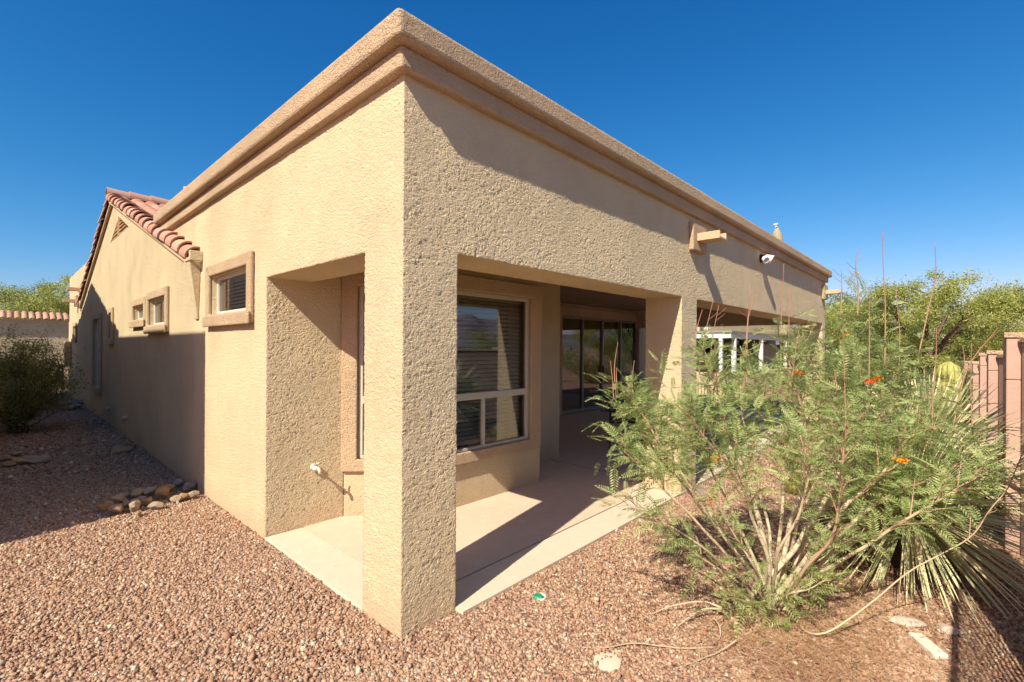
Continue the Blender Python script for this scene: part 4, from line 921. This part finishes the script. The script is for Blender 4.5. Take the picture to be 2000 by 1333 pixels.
c_ = at(1600, 700, 40); tree('palo_verde_tree', c_[0], c_[1], 6.2, 4.2, 'mesq', 15, 'tall thin crowned tree showing just beside the parapet end', limbs=8, ncl=60, nleaf=170, leaf=.16, low=.3, clr=.8)
for i, (u, d, h, s, m_, lab) in enumerate([(20, 38, 7.9, 4.2, 'pverde', 'bright green palo verde, tallest above the garage at far left'), (85, 41, 7.1, 3.2, 'pverde', 'green tree over the middle of the tiled garage roof'), (-35, 42, 8.0, 5, 'mesq', 'darker tree at the left edge behind the garage'), (122, 46, 7.2, 3.2, 'mesq', 'small dark tree between garage and house corner')]):
    c_ = at(u, 700, d); tree('palo_verde_tree', c_[0], c_[1], h, s, m_, 30+i, lab, limbs=7, ncl=110, nleaf=200, leaf=.17, low=.3, clr=.75)
# bush in the left shade: many thin stems, small dark leaves on top
def bush(x, y, h, sp, mat, seed, label, nst=70, leafn=70, leaf=.03, name='bush', clr=.13, lowleaf=.45):
    r = np.random.default_rng(seed); root = tag(empty(name, (x, y, -.05)), label, 'bush'); A = Acc(); Q = QAcc(4); b = np.array([x, y, -.05])
    for k in range(nst):
        az = r.uniform(0, 2*math.pi); rr = math.sqrt(r.random())*sp; e = b+np.array([math.cos(az)*rr, math.sin(az)*rr, h*math.sqrt(max(.15, 1-(rr/sp/1.15)**2))*r.uniform(.75, 1.02)])
        mid = b+(e-b)*np.array([.35, .35, .5])+r.normal(0, .05, 3); path = catmull([b+r.normal(0, .05, 3)*np.array([1, 1, 0]), mid, e], 5); n = len(path); A.tube(path, [.012*(1-.8*i/(n-1)) for i in range(n)], 5, cap=False)
        for j in range(9):
            q = path[r.integers(int(n*lowleaf), n)]; e2 = q+r.normal(0, .12, 3)+np.array([0, 0, .06]); A.tube([q, e2], [.004, .0015], 4, cap=False); canopy(Q, e2, clr, leafn//4, leaf, int(r.integers(1e6)), .8, r.uniform(.3, .8), .2)
    A.build('stems', M['bark'], root, True); Q.build('foliage', M[mat], root); return root
bush(-1.35, 10.6, 1.75, .95, 'creo', 3, 'dark green many-stemmed bush in the shade at the left edge', 120, 230, .04, clr=.16)
bush(-1.9, 7.4, 1.5, .55, 'creo', 4, 'small dark twiggy bush low at the left edge of the photo', 26, 60, .03)
c_ = at(1875, 760, 11); bush(c_[0], c_[1], 1.35, .5, 'mesq', 6, 'grey-green bush standing behind the yellow columnar cactus', 40, 90, .05)
c_ = at(1818, 770, 12); bush(c_[0], c_[1], 1.2, .5, 'mesq', 7, 'grey-green bush left of the yellow columnar cactus', 40, 90, .05)
c_ = at(1740, 770, 15); bush(c_[0], c_[1], 1.1, .9, 'creo', 9, 'low dark bush under the mesquite by the cream house', 40, 110, .07)
c_ = at(1660, 770, 16); bush(c_[0], c_[1], 1.35, .8, 'mesq', 10, 'dry grey bush in front of the cream house wall', 50, 50, .05)
bush(1.5, 20.6, 1.3, 2.2, 'creo', 15, 'low dark hedge plant beyond the side wall corner', 50, 80, .06)
bush(5.6, -3.1+.5, .5, .35, 'creo', 21, 'low dark green groundcover bush in the fence shade behind the yuccas', 30, 90, .03, lowleaf=.1)

# ------------------------------------------------------------------ fence on the right
fence = tag(empty('garden_fence', (4.2, -2.75, 0)), 'pink masonry garden fence stepping down between block pillars', 'fence')
def fpanel(pil, y_end, top, far_y=None):
    """pillar whose near face is at x=pil, and the panel that ends against it, coming from the near right"""
    w = .40
    B('pillar', [(pil, pil+w, y_end-w, y_end, -.4, top)], M['fence'], fence, .008, [(pil-.1, pil+w+.1, y_end-w-.1, y_end+.1, z, z+.004) for z in np.arange(.2, top-.05, .4)])
    B('pillar_cap', [(pil-.015, pil+w+.015, y_end-w-.015, y_end+.015, top, top+.045)], M['trim'], fence, .006)
    a = R(24); p1 = np.array([pil-.002, y_end-.085]); ln = 1.75; p0 = p1-ln*np.array([math.cos(a), math.sin(a)]); c = (p0+p1)/2
    obox('panel', (c[0], c[1]-.05, (top-.42)/2-.0), (ln, .10, top+.36), a, M['fence'], fence, .004)
    obox('panel_cap', (c[0], c[1]-.05, top-.02), (ln, .14, .04), a, M['trim'], fence, .004)
for px, ye, tp in [(4.2, -2.62, 1.755), (6.6, -2.584, 1.60), (9.0, -2.564, 1.56), (11.4, -2.515, 1.38), (13.8, -2.47, 1.34), (16.2, -2.42, 1.30), (1.8, -2.66, 1.78)]: fpanel(px, ye, tp)
# iron picket fence continuing towards and past the camera
iron = tag(empty('picket_fence', (-1, -2.80, 0)), 'rusty iron picket fence of round bars continuing the garden fence', 'fence'); 
A = Acc()
xs_ = np.arange(-3.6, 1.75, .105)
for x_ in xs_: 
    A.tube([(x_, -2.74, -.1), (x_, -2.74, 1.72)], .0068, 8)
A.build('pickets', M['fence'], iron, True)
A = Acc(); A.box((-3.7, 1.79, -2.756, -2.724, 1.72, 1.755)); A.box((-3.7, 1.79, -2.756, -2.724, .10, .13)); A.build('rail', M['fence'], iron)

# ------------------------------------------------------------------ houses around
# house next door on the left (outside the frame; it throws the big shadow on the side wall)
nb = tag(empty('neighbour_house', (-3.4, 3.1, 0)), 'tan stucco house next door with a tiled gable facing the side yard', 'house')
X0 = -3.4
prism([(3.12, -.1), (19.4, -.1), (19.4, 4.14), (13.1, 6.14), (9.12, 4.97), (3.12, 4.97)], [], lambda a, b, t: (X0-t, a, b), .3, 'wall', M['stucco_far'], nb)
B('wall', [(-12, X0-.301, 3.12, 3.4, -.1, 4.97), (-12, X0-.301, 19.1, 19.4, -.1, 4.0), (-12.3, -12.001, 3.12, 19.4, -.1, 4.7)], M['stucco_far'], nb)
nr = mesh('tile_roof', [(X0+.1, 13.1, 6.15), (X0+.1, 8.72, 4.74), (-12, 8.72, 4.74), (-12, 13.1, 6.15), (X0+.1, 19.8, 4.02), (-12, 19.8, 4.02), (X0-.3, 3.2, 4.8), (X0-.3, 8.72, 4.8), (-12, 8.72, 4.8), (-12, 3.2, 4.8)], [(0, 1, 2, 3), (0, 3, 5, 4), (6, 7, 8, 9)], M['tile'], nb)
rake(X0+.06, (13.1, 6.16), (8.92, 4.84), nr); rake(X0+.06, (13.1, 6.16), (19.8, 4.04), nr)
# garage with tile-edged parapet at far left
ga = tag(empty('garage', (0, 29, 0)), 'long tan garage wall topped by a row of pink clay tiles at far left', 'garage')
B('wall', [(-14, 6, 29.6, 36, -.1, 2.80)], M['stucco_far'], ga, .03)
A = Acc()
for k in range(84):
    xx = -14.0+k*.24; 
    if xx > 3: break
    half_pipe(A, (xx, 29.42, 2.80), (xx, 30.0, 3.06), .105, .10, rng.random(), seg=7)
    half_pipe(A, (xx, 29.98, 3.06), (xx, 30.4, 3.14), .105, .10, rng.random(), seg=7)
gt = A.build('tiles', M['tile'], ga); B('eave', [(-14.1, 3.4, 29.50, 29.6, 2.70, 2.80)], M['canale'], ga)
tree('palo_verde_tree', -6.5, 26.0, 5.0, 3.0, 'pverde', 44, 'palo verde in front of the garage, left of the photo, casting streaks of shade', limbs=7, ncl=60, nleaf=120, leaf=.16, low=.3, clr=.6)
# neighbour seen through the patio
n2 = tag(empty('patio_house', (16.1, 3.6, 0)), 'tan house with a white-posted veranda seen through the patio opening', 'house')
B('wall', [(18.3, 32, 6.2, 14, -.1, 3.2), (15.9, 18.3, 7.4, 14, -.1, 3.0)], M['stucco_far'], n2, .02, [(20, 22.2, 5, 6.6, .9, 2.1), (24.5, 26.5, 5, 6.6, .9, 2.1)])
for a_, b_ in ((20, 22.2), (24.5, 26.5)):
    wn = sheet('window', [(a_, 6.45, .9), (b_, 6.45, .9), (b_, 6.45, 2.1), (a_, 6.45, 2.1)], M['glass'], n2); B('window_back', [(a_, b_, 6.55, 6.6, .9, 2.1)], M['dark'], wn)
B('veranda_beam', [(16.1, 30, 3.60, 3.72, 2.02, 2.22), (16.1, 16.22, 3.72, 5.3, 2.02, 2.22)], M['white'], n2, .01)
B('veranda_roof', [(16.05, 30, 3.55, 6.2, 2.221, 2.28)], M['cloth'], n2)
B('upper_wall', [(16.8, 31, 5.0, 6.18, 2.301, 3.1)], M['stucco_far'], n2, .03)
for xx in (16.62, 19.85, 23.6): B('post', [(xx-.07, xx+.07, 3.59, 3.73, .0, 2.02)], M['white'], n2, .008)
B('post', [(16.1, 16.22, 3.9, 4.02, 0, 2.02)], M['white'], n2, .008); B('post', [(16.1, 16.22, 5.1, 5.22, 0, 2.02)], M['white'], n2, .008)
B('low_wall', [(16.3, 28, 3.30, 3.5, -.1, .78), (16.0, 16.05, 3.3, 8, -.1, .78)], M['stucco_far'], n2, .01)
B('screen_panel', [(20.0, 23.4, 3.95, 4.0, .0, 1.85)], M['cloth'], n2)
A = Acc(); A.tube([(16.75, 4.95, 2.62), (16.75, 4.75, 2.62), (16.8, 4.7, 2.5), (16.7, 4.7, 2.38), (16.7, 4.7, 2.3)], .07, 10); A.build('downspout', M['pvc'], n2, True)
# cream house at right behind trees
n3 = tag(empty('cream_house', (30, 2.6, 0)), 'cream house behind the mesquites with a dark doorway', 'house')
B('wall', [(29, 31, 1.9, 9, -.1, 1.75), (29.0, 31, .2, 1.9, -.1, 1.75), (29, 40, -1.8, .2, -.1, 1.15)], stucco('cream_stucco', (.66, .56, .40), .6), n3, .02, [(28, 29.8, .45, 1.15, -.2, 1.25)])
B('doorway', [(29.81, 29.9, .45, 1.15, -.1, 1.25)], M['dark'], n3)
B('parapet_cap', [(28.93, 31.05, .15, 9, 1.751, 1.88)], M['trim'], n3, .01)
# ------------------------------------------------------------------ patio furniture in the shade
tb = tag(empty('patio_table', (6.3, 1.2, 0)), 'black metal patio table with thin legs in the shade of the patio', 'table')
A = Acc(); V = []; sg = 36
V = [(6.35+.60*math.cos(2*math.pi*k/sg), 1.0+.60*math.sin(2*math.pi*k/sg), z) for z in (.70, .73) for k in range(sg)]; A.add(V, [tuple(range(sg))[::-1], tuple(sg+k for k in range(sg))]+[(k, (k+1) % sg, sg+(k+1) % sg, sg+k) for k in range(sg)]); A.build('table_top', M['black'], tb)
for k in range(4):
    an = math.pi/4+k*math.pi/2; A = Acc(); A.tube([(6.35+.50*math.cos(an), 1+.50*math.sin(an), .70), (6.35+.42*math.cos(an), 1+.42*math.sin(an), .35), (6.35+.52*math.cos(an), 1+.52*math.sin(an), 0)], .014, 8); A.build('leg', M['black'], tb, True)
def patio_chair(x, y, rz, label):
    e = tag(empty('patio_chair', (x, y, 0), rz), label, 'chair', 'black patio chairs')
    def T(p): c, s = math.cos(rz), math.sin(rz); return (x+p[0]*c-p[1]*s, y+p[0]*s+p[1]*c, p[2])
    A = Acc(); 
    for k in range(9): A.tube([T((-.22+k*.055, -.22, .44)), T((-.22+k*.055, .22, .44))], .006, 5)
    A.tube([T(q) for q in ((-.24, -.24, .44), (.24, -.24, .44), (.24, .24, .44), (-.24, .24, .44), (-.24, -.24, .44))], .012, 6); A.build('seat', M['black'], e)
    A = Acc(); A.tube([T(q) for q in ((-.24, .22, .44), (-.24, .30, .95), (.24, .30, .95), (.24, .22, .44))], .012, 6)
    for k in range(7): A.tube([T((-.18+k*.06, .23, .46)), T((-.18+k*.06, .295, .94))], .005, 5)
    A.build('backrest', M['black'], e)
    for sx in (-1, 1):
        for sy in (-1, 1): A = Acc(); A.tube([T((sx*.23, sy*.22, .44)), T((sx*.25, sy*.26, 0))], .012, 6); A.build('leg', M['black'], e)
patio_chair(5.55, 1.75, .6, 'black metal chair on the house side of the patio table')
patio_chair(7.35, 1.3, -1.6, 'black metal chair at the far side of the patio table')
pt = tag(empty('pot', (8.5, 3.0, 0)), 'dark teal glazed jar on a stand beside the sliding door', 'pot')
A = Acc(); shell(A, (8.49, 3.0, .50), (0, .001, 1), [(0, .001), (0, .14), (.1, .19), (.25, .20), (.36, .13), (.40, .11), (.42, .14), (.40, .10)], 24); A.build('jar', M['teal'], pt, True)
B('stand', [(8.3, 8.68, 2.81, 3.19, .44, .495), (8.32, 8.36, 2.83, 2.87, 0, .44), (8.62, 8.66, 2.83, 2.87, 0, .44), (8.32, 8.36, 3.13, 3.17, 0, .44), (8.62, 8.66, 3.13, 3.17, 0, .44)], M['black'], pt)
mat_ = B('door_mat', [(9.2, 10.1, 4.0, 4.55, -.011, .004)], M['black'], None, .004); tag(mat_, 'dark doormat on the patio floor in front of the sliding door', 'doormat')

# ------------------------------------------------------------------ mountains all round (seen in the glass and low between the trees)
V = []; Fc = []; n = 360
for i in range(n):
    a = 2*math.pi*i/n; s_ = Vector((math.cos(a)*5, math.sin(a)*5, 0)); south = .35+.65*max(0, -math.sin(a-.15))
    hh = (70+150*abs(mnoise.fractal(s_, 1.0, 2.0, 6))+110*max(0, mnoise.noise(s_*.6)))*south*1.3
    for k in range(7):
        t = k/6; rr = 1500+900*t; V.append((rr*math.cos(a), rr*math.sin(a), -6+hh*(t**1.1)*(1+.25*mnoise.noise(Vector((a*30, t*5, 0)))) ))
for i in range(n):
    for k in range(6): j = (i+1) % n; Fc.append((i*7+k, j*7+k, j*7+k+1, i*7+k+1))
mt = mesh('mountains', V, Fc, M['hill'], smooth=True); tag(mt, kind='structure')
# desert scrub beyond the fence (reflected in the panes)
Q = QAcc(4)
for k in range(260):
    xx = random.uniform(-40, 70); yy = random.uniform(-70, -9); hh = random.uniform(.5, 1.6); canopy(Q, np.array([xx, yy, hh*.6]), hh*1.3, 90, .3, k, .6, .5, .25)
tag(Q.build('desert_scrub', M['mesq']), kind='stuff')
for i, (xx, yy, h, s, lab) in enumerate([(7, -16, 3.6, 3.2, 'round palo verde in the desert behind the iron fence'), (14, -22, 3.8, 3.6, 'wide palo verde farther out in the desert'), (22, -18, 3.5, 3.4, 'palo verde in the desert beyond the masonry fence')]):
    tree('palo_verde_tree', xx, yy, h, s, 'pverde', 60+i, lab, limbs=6, ncl=50, nleaf=120, leaf=.2, low=.2, clr=.8)

# ------------------------------------------------------------------ light, sky, camera
SKYC = [(2.3, .055), (1.15, .255), (.85, .51)]
w = bpy.data.worlds.new('World'); scene.world = w; w.use_nodes = True; nt = w.node_tree
sky = nt.nodes.new('ShaderNodeTexSky'); sky.sky_type = 'NISHITA'; sky.sun_disc = False; sky.sun_elevation = SUN_EL
sd = Vector((-math.cos(SUN_AZ), -math.sin(SUN_AZ))); sky.sun_rotation = math.atan2(sd.x, sd.y) % (2*math.pi)
sky.altitude = 800; sky.air_density = 1.0; sky.dust_density = 1.2; sky.ozone_density = 3.0
bg = nt.nodes['Background']; sp = nt.nodes.new('ShaderNodeSeparateColor'); cb = nt.nodes.new('ShaderNodeCombineColor'); nt.links.new(sky.outputs[0], sp.inputs[0])
for i, (g_, k_) in enumerate(SKYC):        # clear dry-air blue: deeper towards the zenith
    nt.links.new(mth(nt, 'MULTIPLY', mth(nt, 'POWER', sp.outputs[i], g_), k_), cb.inputs[i])
nt.links.new(cb.outputs[0], bg.inputs['Color']); bg.inputs['Strength'].default_value = .15
sl = bpy.data.lights.new('sun', 'SUN'); sl.energy = 3.1; sl.angle = R(.5); sl.color = (1, .925, .77)
so_ = bpy.data.objects.new('sun', sl); link(so_); so_.location = (-10, -5, 12)
dv = Vector((math.cos(SUN_AZ)*math.cos(SUN_EL), math.sin(SUN_AZ)*math.cos(SUN_EL), -math.sin(SUN_EL))); so_.rotation_euler = dv.to_track_quat('-Z', 'Y').to_euler()
cam = bpy.data.cameras.new('camera'); co = bpy.data.objects.new('camera', cam); link(co); scene.camera = co
cam.sensor_width = 36; cam.lens = 36*F/2000; cam.shift_y = (HY-666.5)/2000; cam.clip_start = .05; cam.clip_end = 6000
fwd = Vector((math.cos(YAW), math.sin(YAW), 0)); q = fwd.to_track_quat('-Z', 'Y')
co.matrix_world = Matrix.Translation(Vector(CAM)) @ q.to_matrix().to_4x4() @ Matrix.Rotation(ROLL, 4, 'Z')
scene.view_settings.view_transform = 'Standard'; scene.view_settings.look = 'None'; scene.view_settings.exposure = 1.3; scene.view_settings.gamma = 1
scene.cycles.max_bounces = 8; scene.cycles.diffuse_bounces = 6; scene.cycles.transparent_max_bounces = 12
